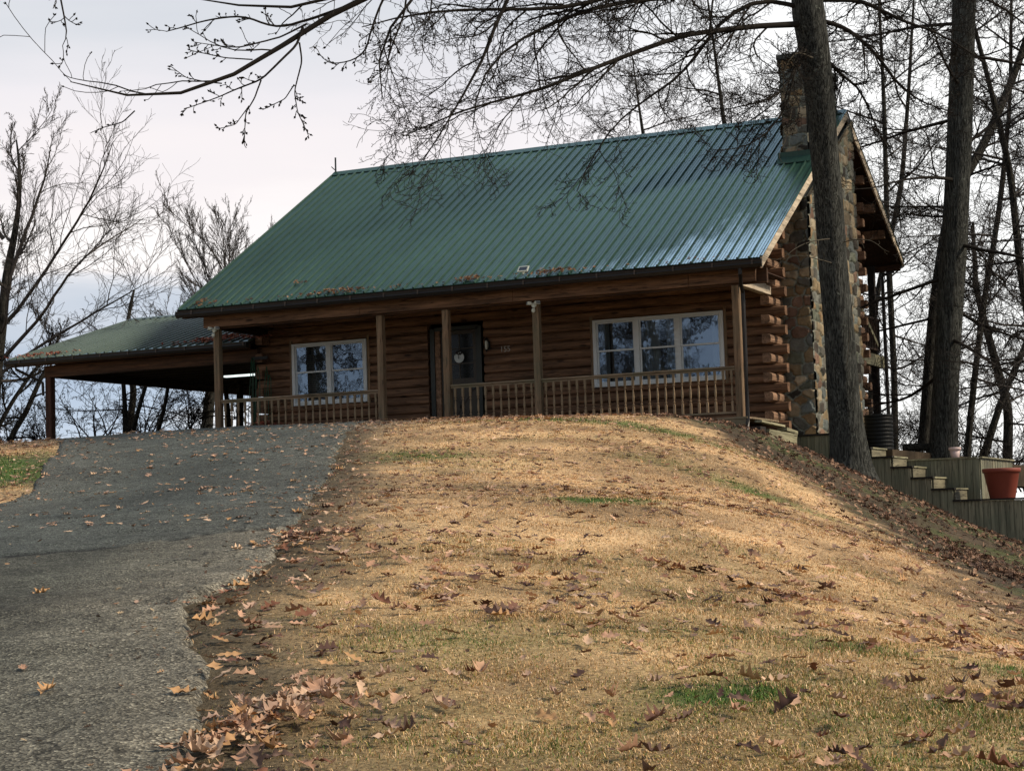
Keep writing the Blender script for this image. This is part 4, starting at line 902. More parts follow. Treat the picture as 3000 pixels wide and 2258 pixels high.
# --- the great oak right of the porch
rg=np.random.default_rng(21)
ob=at(2500,1452,34.2); ob[2]=H(ob[0],ob[1])-.15
oak=empty('oak_tree',tuple(ob),'large bare oak with rough dark trunk growing in front of the chimney','tree',GT)
tp=[ob]+pxl([(2487,1300,34.2),(2475,1200,34.1),(2458,973,34),(2440,780,34),(2427,594,33.9),(2415,450,33.8),(2403,300,33.7),(2385,150,33.6),(2368,40,33.5),(2355,-100,33.4),(2350,-330,33.3),(2380,-600,33.2)])
trunk_mesh('trunk',tp,[.35,.32,.30,.275,.262,.256,.25,.25,.275,.295,.24,.2,.12],W['bark'],oak,seed=3,K=90,S=36)
O=lambda L,r0,r1=.008:(pxl(L),np.linspace(r0,r1,len(L))**1.0)
limbs=[O([(2372,70,33.5),(2290,65,33.2),(2200,80,33),(2000,100,32.3),(1850,160,31.6),(1700,213,31),(1600,262,30.5),(1480,290,30.2),(1320,330,29.8),(1180,400,29.6)],.062),
 O([(2360,-20,33.4),(2200,-30,32.6),(2000,-10,31.8),(1742,15,31),(1633,65,30.6),(1543,100,30.3),(1439,164,30),(1374,269,29.8),(1385,380,29.7)],.05),
 O([(2340,-300,33.3),(2000,-250,31.5),(1650,-180,30.3),(1490,-60,29.8),(1460,60,29.5),(1419,154,29.3),(1374,279,29.2),(1324,323,29.1),(1240,470,29)],.05),
 O([(2365,30,33.5),(2250,-10,33.2),(2160,20,33),(2095,75,32.8),(2065,130,32.7),(2005,214,32.5),(1931,268,32.2),(1821,338,32),(1747,432,31.8),(1690,560,31.6)],.045),
 O([(2355,-150,33.4),(2100,-120,32),(1797,-10,30.8),(1640,30,30.3),(1474,30,30),(1300,25,29.7),(1180,40,29.5),(1060,80,29.3)],.05),
 O([(2340,-330,33.3),(1900,-260,31),(1500,-150,29.8),(1250,-60,29.2),(1130,60,28.9),(1070,180,28.8),(1120,290,28.8)],.045),
 O([(2380,120,33.6),(2340,170,33.1),(2310,250,32.8),(2260,290,32.5),(2180,310,32.3),(2090,330,32.2)],.03),
 O([(2370,90,33.6),(2330,200,33.),(2305,320,32.8),(2240,400,32.5),(2170,440,32.4),(2090,440,32.3)],.02),
 O([(2400,60,33.6),(2480,80,33.6),(2560,150,33.7),(2640,260,33.9),(2700,300,34),(2790,330,34.2)],.045),
 O([(2400,0,33.5),(2520,0,33.8),(2640,60,34),(2760,100,34.2),(2880,180,34.5)],.05),
 O([(2395,140,33.6),(2440,200,33.8),(2520,260,34),(2570,380,34.2),(2610,450,34.3)],.035),
 O([(2370,-200,33.5),(2560,-150,34),(2760,-60,35),(2940,20,35.5),(3060,120,36)],.06)]
lv=[dict(K0=16,n=18,t0=.12,t1=.98,ang=36,ratio=.30,K=10,wig=.15,trop=(-.24,-.12,-.0),tl=.55,rmax=.020),
    dict(n=9,t0=.12,t1=.95,ang=40,ratio=.50,K=8,wig=.19,trop=(-.2,-.08,.04),rmax=.010,tl=.45),
    dict(n=5,t0=.15,t1=.95,ang=46,ratio=.42,K=5,wig=.22,trop=(-.1,0,.05),rmax=.0065,tl=.3),
    dict(n=2,t0=.2,t1=.95,ang=50,ratio=.36,K=3,wig=.22,trop=(0,0,.1),rmax=.005,tl=.3)]
op=tree_parts(limbs,rg,lv,tip=.0036)
crown_mesh('crown',op,W['twig'],oak,(op[-2],rg,.018,.25))
# pale small suckers on the oak trunk
rg=np.random.default_rng(5)
sk=[O([(2430,700,33.6),(2380,705,33.3),(2330,725,33.1),(2280,770,33),(2240,750,33)],.012,.003),O([(2435,770,33.6),(2400,760,33.2),(2330,745,33),(2290,760,33),(2265,790,33)],.011,.003),O([(2470,710,33.6),(2510,700,33.4),(2560,705,33.3),(2590,735,33.2),(2605,738,33.2)],.011,.003),O([(2320,320,33),(2300,420,32.8),(2275,460,32.7),(2290,475,32.7)],.009,.003),O([(2380,170,33.2),(2330,150,32.8),(2290,210,32.7),(2300,300,32.6)],.02,.004),O([(2480,1080,33.6),(2500,850,33.4),(2520,760,33.4)],.006,.002)]
for s_ in sk:
  sp=tree_parts([s_],rg,[dict(K0=12,n=4,t0=.2,t1=.95,ang=45,ratio=.22,K=5,wig=.2,trop=(0,0,0),rmax=.006)],tip=.0022)
  crown_mesh('sucker_shoot',sp,W['twigpale'],oak)
# --- near branch with buds reaching in from the top (its trunk stands right of the view)
rg=np.random.default_rng(33)
nb=at(4150,1900,17.5); nb[2]=H(nb[0],nb[1])-.1
near=empty('maple_tree',tuple(nb),'budding bare tree whose long near branch hangs across the upper left sky','tree',GT)
top=[at(4100,-500,17.8),at(3600,-1500,18)]
trunk_mesh('trunk',[nb,nb+np.array([0,0,2.5]),at(4080,200,17.6),at(4000,-500,17.8),at(3950,-1300,18)],[.26,.22,.19,.16,.1],W['bark2'],near,seed=5,K=40,S=20)
N_=lambda L,r0,r1=.004:(pxl(L),np.linspace(r0,r1,len(L)))
nl=[N_([(4040,-200,17.7),(3000,-650,17.2),(2000,-480,16.6),(1400,-160,16.2),(1080,-5,16),(990,30,16),(887,80,15.9),(820,125,15.9),(760,165,15.8),(700,225,15.8),(620,275,15.7),(545,312,15.7),(455,328,15.6),(380,315,15.6),(330,290,15.5),(282,262,15.5),(206,240,15.5)],.036),
 N_([(4020,-400,17.7),(2800,-800,17),(1800,-500,16.3),(1250,-150,16),(1000,10,15.9),(850,55,15.9),(720,25,15.8),(640,8,15.8),(545,-8,15.8)],.026),
 N_([(1080,-5,16),(960,40,16),(850,75,16),(810,82,16),(705,45,15.9),(600,60,15.9),(520,85,15.9),(487,93,15.9)],.015,.004),
 N_([(887,80,15.9),(872,130,15.9),(810,190,15.8),(765,235,15.8),(700,258,15.8),(640,285,15.8),(540,320,15.7)],.012,.004),
 N_([(877,125,15.9),(885,180,15.9),(868,245,15.9),(862,270,15.9),(872,330,15.9),(900,388,15.9)],.008,.003),
 N_([(862,248,15.9),(835,290,15.9),(770,322,15.9)],.006,.003),
 N_([(765,235,15.8),(745,290,15.8),(720,330,15.8),(717,380,15.8),(716,425,15.8)],.007,.003),
 N_([(730,310,15.8),(690,365,15.8),(640,378,15.8)],.005,.003),
 N_([(900,70,15.9),(820,110,15.9),(700,140,15.8),(640,135,15.8),(575,125,15.8)],.009,.003),
 N_([(740,175,15.8),(660,170,15.8),(590,155,15.8),(562,150,15.8)],.006,.003),
 N_([(650,245,15.8),(600,240,15.8),(545,228,15.8),(500,195,15.8)],.006,.003),
 N_([(395,325,15.6),(360,358,15.6),(305,373,15.6),(265,390,15.6)],.006,.003),
 N_([(1210,-120,15.6),(1120,0,15.6),(1090,80,15.6),(1070,155,15.6),(1030,180,15.6),(960,190,15.6),(935,157,15.6)],.012,.003),
 N_([(1200,-100,15.7),(1185,40,15.7),(1150,130,15.7),(1125,215,15.7),(1090,222,15.7)],.010,.003),
 N_([(100,-520,15),(160,-80,15),(185,30,15),(195,90,15),(203,115,15),(183,135,15)],.010,.003),
 N_([(3300,-300,17.4),(2500,-650,16.6),(1500,-560,15.8),(600,-600,15.2),(100,-520,15)],.03,.008)]
lvn=[dict(K0=26,n=11,t0=.45,t1=.99,ang=40,ratio=.085,K=7,wig=.13,trop=(0,0,-.12),tl=.2,rmax=.007,var=.5),
     dict(n=3,t0=.3,t1=.9,ang=42,ratio=.45,K=5,wig=.14,trop=(0,0,.25),rmax=.0048,tl=.3),]
npz=tree_parts(nl,rg,lvn,tip=.0030,sides=(8,6,5))
crown_mesh('crown',npz,W['twig'],near,*[(pp,rg,.020,.85) for pp in npz[1:]])
# --- general bare tree
def bare_tree(name,label,base,tpts,trad,seed,style,mat_t='bark2',mat_c='twig2',tip=.008,nl=14,scale=1.,parent_group=GT,S=14,extra=None):
    rg=np.random.default_rng(seed); base=np.array(base,float)
    t=empty(name,tuple(base),label,'tree',parent_group); trunk_mesh('trunk',tpts,trad,W[mat_t],t,seed=seed,K=36,S=S,flare=.25)
    tp=np.array(tpts); tr=np.array(trad); s=np.r_[0,np.cumsum(np.linalg.norm(np.diff(tp,axis=0),axis=1))]; L=s[-1]
    ml=[]
    az=rg.uniform(0,6.28)
    for i in range(nl):
        f=style['f0']+(1-style['f0'])*(i+.5)/nl; u=f*L; p=np.array([np.interp(u,s,tp[:,c]) for c in range(3)]); r=np.interp(u,s,tr)*.55
        az+=2.4+rg.normal(0,.4); el=np.radians(style['el']+style['elt']*(f-.5)+rg.normal(0,8)); d=np.array([math.cos(az)*math.cos(el),math.sin(az)*math.cos(el),math.sin(el)])
        ln=style['len']*scale*(1-style['tl']*(f-style['f0'])/(1-style['f0']))*rg.uniform(.75,1.2); K=8; P=[p]; 
        for k in range(K): d=d+np.array([0,0,style['up']/K])+rg.normal(0,.11,3); d/=np.linalg.norm(d); P.append(P[-1]+d*ln/K)
        ml.append((P,np.linspace(min(r,style.get('rcap',.05)),tip*1.2,K+1)))
    if extra: ml+=extra
    lv=[dict(K0=12,n=style['n1'],t0=.12,t1=.98,ang=style['a1'],ratio=style.get('r1',.42),K=7,wig=style.get('wg',.09),trop=(0,0,style['up']*.8),tl=.5,rmax=style.get('m1',.020),up=style.get('upq',0)),
        dict(n=style['n2'],t0=.12,t1=.96,ang=style['a1'],ratio=.46,K=6,wig=style.get('wg',.10),trop=(0,0,style['up']*.8),rmax=.0105,tl=.4,up=style.get('upq',0)),
        dict(n=style['n3'],t0=.15,t1=.96,ang=style['a1']+2,ratio=.46,K=4,wig=.16,trop=(0,0,style['up']*.5),rmax=.0065,tl=.3),]
    if style.get('n4'): lv.append(dict(n=style['n4'],t0=.2,t1=.96,ang=style['a1']+4,ratio=.5,K=3,wig=.18,trop=(0,0,style['up']*.3),rmax=.009,tl=.3))
    pp=tree_parts(ml,rg,lv,tip=tip,sides=(7,5,4,3,3)); crown_mesh('crown',pp,W[mat_c],t)
    return t,pp
OAKY=dict(f0=.12,el=8,elt=60,len=5.2,tl=.35,up=.10,rcap=.034,n1=10,n2=8,n3=6,n4=0,a1=46,r1=.50,wg=.17)
VASE=dict(f0=.25,el=48,elt=30,len=5.4,tl=.25,up=.75,rcap=.035,n1=12,n2=9,n3=5,n4=0,a1=24,upq=.3,r1=.45)
UPR=dict(f0=.18,el=34,elt=45,len=4.6,tl=.35,up=.6,n1=13,n2=9,n3=6,n4=0,a1=32,r1=.4)
def base_at(px,py,D): return at(px,py,D)
# big grey trunk behind the planter
b=at(2764,1352,41)
gt,gp=bare_tree('oak_tree','tall bare tree with thick grey trunk rising behind the planter wall',b,[b]+pxl([(2776,1000,41),(2800,660,41),(2813,330,41),(2825,0,41),(2835,-400,41),(2850,-900,41)]),[.29,.285,.28,.27,.26,.2,.1],41,OAKY|dict(f0=.1,el=2,rcap=.045),'bark','twig',tip=.0045,nl=22,scale=.8)
b=at(2706,1320,45)
bare_tree('oak_tree','slim pale grey tree leaning close behind the thick grey trunk',b,[b]+pxl([(2712,1200,45),(2735,900,45),(2780,600,45.5),(2880,430,46),(2960,250,46.5),(3050,0,47),(3150,-300,47)]),[.14,.13,.125,.12,.11,.10,.08,.05],42,OAKY,'bark2','twig',tip=.0045,nl=14,scale=.7)
spec=[('slender dark tree leaning right, first one right of the thick grey trunk',[(2832,1345,47),(2850,1150,47),(2880,900,47),(2930,600,47),(2960,300,47),(2965,-200,47)],[.085,.08,.075,.07,.05,.03],43,OAKY,.6),
 ('slender bare tree leaning out over the terracotta pot',[(2880,1345,49.5),(2930,1180,49.5),(3010,1000,49.5),(3080,800,49.5),(3130,500,49.5),(3150,0,49.5)],[.10,.09,.08,.07,.05,.03],44,OAKY,.6),
 ('bare tree with crossing limbs at the right edge of the view',[(3060,1370,44),(3040,1100,44),(2990,800,44),(2960,500,44),(2900,250,44),(2820,-50,44)],[.10,.09,.09,.08,.06,.04],45,OAKY,.7),
 ('bare tree standing beyond the rear corner of the cabin',[(2625,1420,54),(2620,1100,54),(2600,700,54),(2590,300,54),(2570,-100,54)],[.10,.095,.085,.06,.03],46,OAKY,.8),
 ('bare tree behind the cabin just left of the chimney',[(2180,1500,60),(2165,900,60),(2140,500,60),(2100,200,60),(2060,-100,60)],[.12,.11,.09,.05,.02],47,OAKY,.9),
 ('bare tree crown rising behind the middle of the roof ridge',[(1900,1500,66),(1905,900,66),(1900,500,66),(1870,300,66),(1850,150,66)],[.12,.11,.08,.04,.02],48,OAKY|dict(f0=.5),.7),
 ('bare tree beyond the right edge of the view',[(3330,1400,42),(3300,1000,42),(3250,500,42),(3200,0,42),(3180,-400,42)],[.14,.13,.11,.08,.05],49,OAKY|dict(f0=.08),.9),
 ('dark low branching tree below the balcony at the far right',[(2950,1420,52),(2955,1200,52),(2900,1000,52),(2860,850,52),(2850,650,52)],[.14,.13,.11,.08,.04],50,OAKY|dict(el=15,f0=.05),.75),
 ('bare tree seen between the oak and the thick grey trunk',[(2540,1500,58),(2560,900,58),(2640,560,58),(2660,300,58),(2680,-50,58)],[.10,.09,.08,.06,.03],51,OAKY,.8)]
for lab,L,rad,sd,st,sc_ in spec:
    P=pxl(L); bare_tree('oak_tree',lab,P[0],P,rad,sd,st,'bark2','twig2',tip=.0048,nl=13,scale=sc_)
# left side
b=at(-25,1360,49.5); P=[b]+pxl([(-18,1150,49.5),(5,950,49.5),(20,800,49.5),(45,680,49.5),(58,580,49.5),(58,490,49.5),(48,410,49.5)])
ex=[(pxl([(5,960,49.5),(80,880,49.3),(180,720,48.9),(280,560,45),(330,420,45)]),np.linspace(.06,.010,5)),(pxl([(0,1060,49.5),(120,930,49.2),(230,760,45),(420,640,48.5)]),np.linspace(.06,.010,4)),
    (pxl([(-5,1100,49.5),(100,1020,49.4),(240,940,49),(360,870,48.9),(410,840,45)]),np.linspace(.05,.010,5)),(pxl([(15,850,49.5),(90,640,49.4),(135,520,49.4),(150,420,49.3)]),np.linspace(.06,.01,4)),(pxl([(10,700,49.5),(-60,600,49.5),(-90,500,49.5)]),np.linspace(.06,.01,3)),(pxl([(-10,900,49.5),(-140,760,49.5),(-180,600,49.5)]),np.linspace(.06,.01,3))]
bare_tree('maple_tree','tall bare tree with upswept limbs at the left edge behind the carport',b,P,[.19,.165,.14,.115,.085,.06,.04,.02],61,UPR|dict(len=2.3,f0=.15,n1=11,n2=8,n3=6,a1=30,m1=.014,wg=.12),'bark2','twig2',tip=.0042,nl=12,scale=1.,extra=ex)
b=at(600,1400,60); P=[b]+pxl([(610,1200,60),(625,1080,60),(640,980,60),(655,890,60),(668,810,60)])
bare_tree('ash_tree','pale fine twigged bare tree rising between the carport roof and the cabin roof',b,P,[.2,.18,.15,.12,.08,.03],62,VASE|dict(len=3.7,f0=.3,m1=.013,n1=11,n2=7,n3=5,rcap=.028,wg=.10),'bark2','twig2',tip=.0055,nl=18,scale=1.)
b=at(470,1400,52); P=[b]+pxl([(470,1200,52),(540,1030,52),(600,900,52)])
b=at(15,1345,50); P=[b]+pxl([(40,1265,50),(75,1210,50),(110,1130,50),(135,1080,50)])
bare_tree('dead_tree','leaning broken stub of a dead tree left of the carport post',b,P,[.08,.075,.07,.06,.05],63,dict(OAKY,len=1.2,n1=3,n2=3,n3=2),'bark2','twig',tip=.0045,nl=4,scale=.9)
b=at(-40,1345,50); P=[b]+pxl([(0,1240,50),(40,1170,50),(95,1090,50),(150,1035,50),(180,980,50)])
bare_tree('maple_tree','young bare tree leaning right beside the gutter end of the carport',b,P,[.065,.06,.055,.045,.035,.02],64,UPR|dict(len=2.2),'bark2','twig',tip=.0045,nl=7,scale=.8)
P=pxl([(375,1290,52),(392,1150,52),(378,1040,52),(372,960,52),(385,880,52),(393,850,52)])
bare_tree('dead_tree','thin dark snag standing up behind the left end of the carport roof',P[0],P,[.10,.09,.075,.06,.045,.03],65,dict(OAKY,len=.9,n1=3,n2=3,n3=2),'bark2','twig',tip=.0045,nl=3,scale=.8)
for lab,L,rad,sd,ns in (('twin stemmed bare tree seen under the carport roof left of centre',[(368,1290,50),(366,1190,50),(362,1130,50),(355,1050,50),(350,980,50)],[.07,.065,.06,.05,.03],66,7),
    ('bare tree leaning right under the middle of the carport roof',[(385,1290,51),(400,1220,51),(430,1120,51),(450,1050,51),(470,980,51)],[.06,.056,.05,.045,.03],67,6),
    ('bare tree forking low just left of the leftmost porch post',[(455,1290,49),(480,1200,49),(495,1120,49),(500,1050,49),(510,980,49)],[.055,.05,.045,.04,.025],68,5),
    ('two trunked bare tree seen through the left end of the porch railing',[(672,1300,50),(668,1200,50),(660,1130,50),(650,1000,50)],[.07,.065,.06,.05],69,4),
    ('brown trunked bare tree behind the left porch railing near the house wall',[(702,1300,48),(703,1200,48),(704,1100,48),(706,1000,48)],[.09,.09,.085,.07],70,3)):
    P=pxl(L); bare_tree('maple_tree',lab,P[0],P,rad,sd,dict(OAKY,len=3.0,up=.1,f0=.1,el=12,n1=8,n2=5,n3=4,rcap=.02,m1=.012),'bark2','twig',tip=.0045,nl=ns,scale=.8)
# bare bushes along the edge of the hill
def bush(label,c,hh,seed,n=16,grp='bare bushes along the far edge of the hill',tip=.0045,spread=.9,mat='twig'):
    rg=np.random.default_rng(seed); c=np.array(c,float); t=empty('bare_bush',tuple(c),label,'bush',grp); ml=[]
    for i in range(n):
        az=rg.uniform(0,6.28); el=rg.uniform(.6,1.4); d=np.array([math.cos(az)*math.cos(el)*spread,math.sin(az)*math.cos(el)*spread,math.sin(el)]); P=[c+rg.normal(0,.12,3)*[1,1,0]]; ln=hh*rg.uniform(.6,1.15)
        for k in range(7): d=d+rg.normal(0,.16,3); d/=np.linalg.norm(d); P.append(P[-1]+d*ln/7)
        ml.append((P,np.linspace(.022,tip,8)))
    pp=tree_parts(ml,rg,[dict(K0=9,n=7,t0=.15,t1=.97,ang=40,ratio=.4,K=5,wig=.18,trop=(0,0,.1),rmax=.012),dict(n=5,t0=.15,t1=.97,ang=44,ratio=.45,K=4,wig=.2,trop=(0,0,0),rmax=.009),dict(n=3,t0=.15,t1=.97,ang=44,ratio=.5,K=3,wig=.2,trop=(0,0,0),rmax=.008)],tip=tip,sides=(5,4,3,3)); crown_mesh('branches',pp,W[mat],t,(pp[-1],rg,.03,.2))
for i,(x,y,D,hh,lab) in enumerate([(290,1300,50,2.0,'bare bush under the carport roof left of the twin stemmed tree'),(560,1290,50,1.9,'bare bush under the carport roof left of the leftmost porch post'),(140,1330,50,1.4,'low bare bush behind the left carport post'),(30,1340,48,1.5,'low bare bush at the left edge beyond the grass verge'),(430,1290,52,1.9,'bare bush between the leaning trees under the carport'),
    (2680,1390,50,2.1,'bare bush between the barrel and the thick grey trunk'),(2850,1400,49,2.3,'bare bush behind the planter wall corner'),(2990,1440,48,2.4,'bare bush behind the terracotta pot at the right edge'),(2600,1380,55,2.4,'bare bush behind the black barrel'),(2930,1430,58,3.0,'tall bare bush far behind the terracotta pot')]):
    bush(lab,at(x,y,D),hh,80+i,n=9)
# trees behind the camera, seen mirrored in the cabin windows
def put_mirror(i,x,y): 
    z=H(x,y); return bare_tree('oak_tree','bare tree down the slope behind the viewer',(x,y,z),[(x,y,z-.2),(x+.2,y,z+4),(x-.2,y+.1,z+8),(x,y,z+12)],[.3,.24,.16,.06],100+i,OAKY|dict(n1=9,n2=6,n3=4,f0=.08,up=.2,el=15),'bark','twig',tip=.016,nl=20,scale=.8,parent_group='bare trees behind the viewer')[0]
mt=[put_mirror(0,-13,-27),put_mirror(1,-19,-25)]
for i,(x,y) in enumerate(((-24,-26),(-9.5,-29.5),(-16,-33),(-22,-33),(-28,-23),(-10,-38),(-30,-31))):
    s_=mt[i%2]; z=H(x,y); t_=s_.copy(); COL.objects.link(t_); t_.location=(x,y,z); t_.rotation_euler=(0,0,i*1.3+.5)
    for ch in s_.children: c=ch.copy(); COL.objects.link(c); c.parent=t_
# ------------------------------------------------------------------ fallen leaves
def leaf_geo(rg,curl=1.):
    n=15; t=np.linspace(0,1,n); env=np.sin(math.pi*np.clip(t*.93+.05,0,1))**.75*rg.uniform(.22,.38)
    lob=.52+.48*np.cos((t*3.6+rg.uniform(0,.3))*2*math.pi); wl=env*(.32+.78*lob*rg.uniform(.8,1.1)); lob2=.52+.48*np.cos((t*3.6+rg.uniform(.1,.5))*2*math.pi); wr=env*(.32+.78*lob2)
    wl[0]=wr[0]=.012; wl[-1]=wr[-1]=.02
    sweep_=.10*lob
    rows=[]
    for i in range(n):
        for s,f in ((-1,1),(-1,.5),(0,0),(1,.5),(1,1)):
            w_=(wl if s<0 else wr)[i]*f*s; rows.append((t[i]-.5+abs(w_)*.35,w_,0))
    P=np.array(rows); a,b,c=rg.uniform(-.9,1.5)*curl,rg.uniform(.4,2.6)*curl,rg.normal(0,.5)
    P[:,2]=a*(P[:,0]**2)*.6+b*(P[:,1]**2)*1.6+c*P[:,0]*P[:,1]+.02*np.sin(P[:,0]*17+rg.uniform(0,6))+.035*np.sin(P[:,1]*21+P[:,0]*9)*curl
    P[:,2]-=P[:,2].min()
    F=[];m=5
    for i in range(n-1):
        for j in range(m-1): F.append((i*m+j,i*m+j+1,(i+1)*m+j+1,(i+1)*m+j))
    # stalk
    k=len(P); P=np.vstack([P,[(-.5,-.006,P[2,2]),(-.5,.006,P[2,2]),(-.66,.004,P[2,2]+.02),(-.66,-.004,P[2,2]+.02)]]); F.append((k,k+1,k+2,k+3))
    return P,np.array(F)
rg=np.random.default_rng(77)
LEAF=[leaf_geo(rg,rg.uniform(.3,1.25)) for _ in range(14)]
LCOL=np.array([(.50,.31,.20),(.44,.26,.17),(.33,.19,.12),(.58,.40,.27),(.20,.09,.055),(.13,.065,.045),(.40,.27,.20),(.16,.10,.075),(.46,.27,.13),(.07,.038,.03)])
def nrm(x,y):
    e=.08; a=hgt(x+e,y)-hgt(x-e,y); b=hgt(x,y+e)-hgt(x,y-e); return unit(np.stack([-a/(2*e),-b/(2*e),np.ones_like(a)],-1))
def leaf_mats(x,y,size,rg,tilt=.35):
    n=len(x); N3=unit(nrm(x,y)+rg.normal(0,tilt,(n,3))); a=rg.uniform(0,6.283,n); d=np.stack([np.cos(a),np.sin(a),np.zeros(n)],-1); U=unit(d-(d*N3).sum(-1,keepdims=True)*N3); Vv=np.cross(N3,U); return U,Vv,N3
def view_ok(x,y,m=80):
    q=np.stack([x,y,hgt(x,y)],-1)-CAM; z=q@F_; px=1500+FPX*(q@RT)/z; py=1129-FPX*(q@UP)/z; return (z>3)&(px>-m)&(px<3000+m)&(py<2258+m),z,px,py
def sample_leaves(rg):
    X=[];Y=[]
    def add(x,y): X.append(x);Y.append(y)
    # lawn: clumped scatter
    n=42000; D=rg.uniform(5.8,34,n)**1.0; Lt=rg.uniform(-1,1,n)*D*.31; x=CAM[0]+F_[0]*D+r0[0]*Lt; y=CAM[1]+F_[1]*D+r0[1]*Lt
    keep=rg.random(n)<(D/34)*1.0   # uniform density over the ground
    cl=np.clip(fbm(x,y,1.5,40,4)-.52,0,1)*9; cl2=np.clip(fbm(x,y,5,44,2)-.35,0,1)*3
    dr=in_poly(x,y,DPOLY); dd=drive_d(x,y); bd=BS*bank(x,y)
    p=np.clip(.32*np.clip((D-8)/8,.3,1)+cl*cl2*1.3,0,1)*.9; p=np.where(dr,.012+.16*(y>-21)*np.clip(fbm(x,y,1.,90,3)*3-.9,0,1),p); p=np.where((~dr)&(dd<.8)&(dd>.02),np.maximum(p*.8,.36*np.exp(-dd*1.2)*np.clip((-y-33)/-8,.12,1)),p)
    k=keep&(rg.random(n)<p)&(bd<.3); add(x[k],y[k])
    n=11000; D=rg.uniform(5.8,14,n); Lt=rg.uniform(-1,1,n)*D*.31; x=CAM[0]+F_[0]*D+r0[0]*Lt; y=CAM[1]+F_[1]*D+r0[1]*Lt
    cl=np.clip(fbm(x,y,1.9,60,4)-.47,0,1)*7; dr=in_poly(x,y,DPOLY); p=np.where(dr,.004,np.clip(.03+cl*.8,0,.5)); k=(rg.random(n)<p*.26*(D/14)); add(x[k],y[k])
    # heaps in the hollow beside the driveway
    for cx,cy,sx,sy,m in ((6.72,-27.45,.085,.30,95),(6.62,-26.9,.08,.15,26),(6.95,-27.2,.25,.3,18),(3.5,-21.5,.22,.16,60),(3.75,-22.3,.22,.18,46),(4.95,-25.0,.25,.14,16),(2.9,-19.9,.4,.3,30),(1.6,-17.5,.4,.4,30)):
        add(cx+rg.normal(0,sx,m),cy+rg.normal(0,sy,m))
    return np.concatenate(X),np.concatenate(Y)
lx,ly=sample_leaves(rg); ok,ld,lpx,lpy=view_ok(lx,ly); lx,ly,ld,lpx,lpy=[a[ok] for a in (lx,ly,ld,lpx,lpy)]
order=np.argsort(ld); lx,ly,ld,lpx,lpy=[a[order] for a in (lx,ly,ld,lpx,lpy)]
nl_=len(lx); sz=rg.uniform(.06,.125,nl_)*np.where(ld<13,1.12,1.); drv0=in_poly(lx,ly,DPOLY)|(ld>16); U,Vv,N3=leaf_mats(lx,ly,sz,rg,np.where(drv0,.10,.22)[:,None]); heap=np.exp(-((lx-6.95)/.25)**2-((ly-26.9*-1)/.4)**2)
lz=hgt(lx,ly)+.022+.018*rg.random(nl_); hp=np.exp(-((lx-6.63)/.25)**2-((ly+27.4)/.45)**2); lz+=hp*rg.uniform(0,.07,nl_); drv=in_poly(lx,ly,DPOLY); lz=np.where(drv,hgt(lx,ly)+.026,lz)
ci=rg.integers(0,len(LCOL),nl_); ci=np.where(drv|(hp>.1),rg.choice([0,1,3,6,8],nl_),ci)
NI=290
lme={}
def leaf_mesh(v,c):
    if (v,c) not in lme:
        P,F=LEAF[v]; me=mesh_np('fallen_leaf',P,F,np.repeat(LCOL[c][None]*(.9),len(P),0)*(.85+.3*vn(P[:,0],P[:,1],9,c))[:,None],True); me.materials.append(W['leaf']); lme[(v,c)]=me
    return lme[(v,c)]
for i in range(min(NI,nl_)):
    v=int(rg.integers(0,14)); o=bpy.data.objects.new('fallen_leaf',leaf_mesh(v,int(ci[i]))); COL.objects.link(o); s=sz[i]
    o.matrix_world=Matrix([[U[i,r]*s,Vv[i,r]*s,N3[i,r]*s,(lx[i],ly[i],lz[i])[r]] for r in range(3)]+[[0,0,0,1]])
    if hp[i]>.15: l_,g_='tan oak leaf in the leaf heap between near driveway and lawn','leaves heaped beside the near driveway'
    elif drv[i]: l_,g_='dry tan oak leaf lying alone on the grey asphalt driveway','leaves lying on the near driveway'
    elif drive_d(lx[i:i+1],ly[i:i+1])[0]<.9: l_,g_='dry oak leaf lying on the dirt strip along the driveway edge','leaves along the driveway edge'
    else: l_,g_='dry brown oak leaf lying on the straw coloured lawn','leaves scattered on the near lawn'
    tag(o,l_,'leaf',g_)
def scatter_mesh(name,x,y,z,s,U,Vv,N3,col,flat=False):
    Vs=[];Fs=[];Cs=[];n=0; vi=rg.integers(0,14,len(x))
    for v in range(14):
        k=np.where(vi==v)[0]
        if not len(k): continue
        P,F=LEAF[v]; P=P*(1,1,.6) if flat else P; Q=(U[k][:,None]*P[None,:,0:1]+Vv[k][:,None]*P[None,:,1:2]+N3[k][:,None]*P[None,:,2:3])*s[k][:,None,None]+np.stack([x[k],y[k],z[k]],-1)[:,None]
        Vs.append(Q.reshape(-1,3)); Fs.append((F[None]+(np.arange(len(k))*len(P))[:,None,None]).reshape(-1,4)+n); n+=len(k)*len(P); Cs.append(np.repeat(col[k],len(P),0))
    return link(name,mesh_np(name,np.vstack(Vs),np.vstack(Fs),np.vstack(Cs),True),W['leaf'])
k=slice(NI,None); cc=LCOL[ci]*rg.uniform(.75,1.2,(nl_,1))
tag(scatter_mesh('leaf_litter',lx[k],ly[k],lz[k],sz[k],U[k],Vv[k],N3[k],cc[k],True),'dry brown leaves scattered up the lawn and the driveway','fallen leaves',kind='stuff')
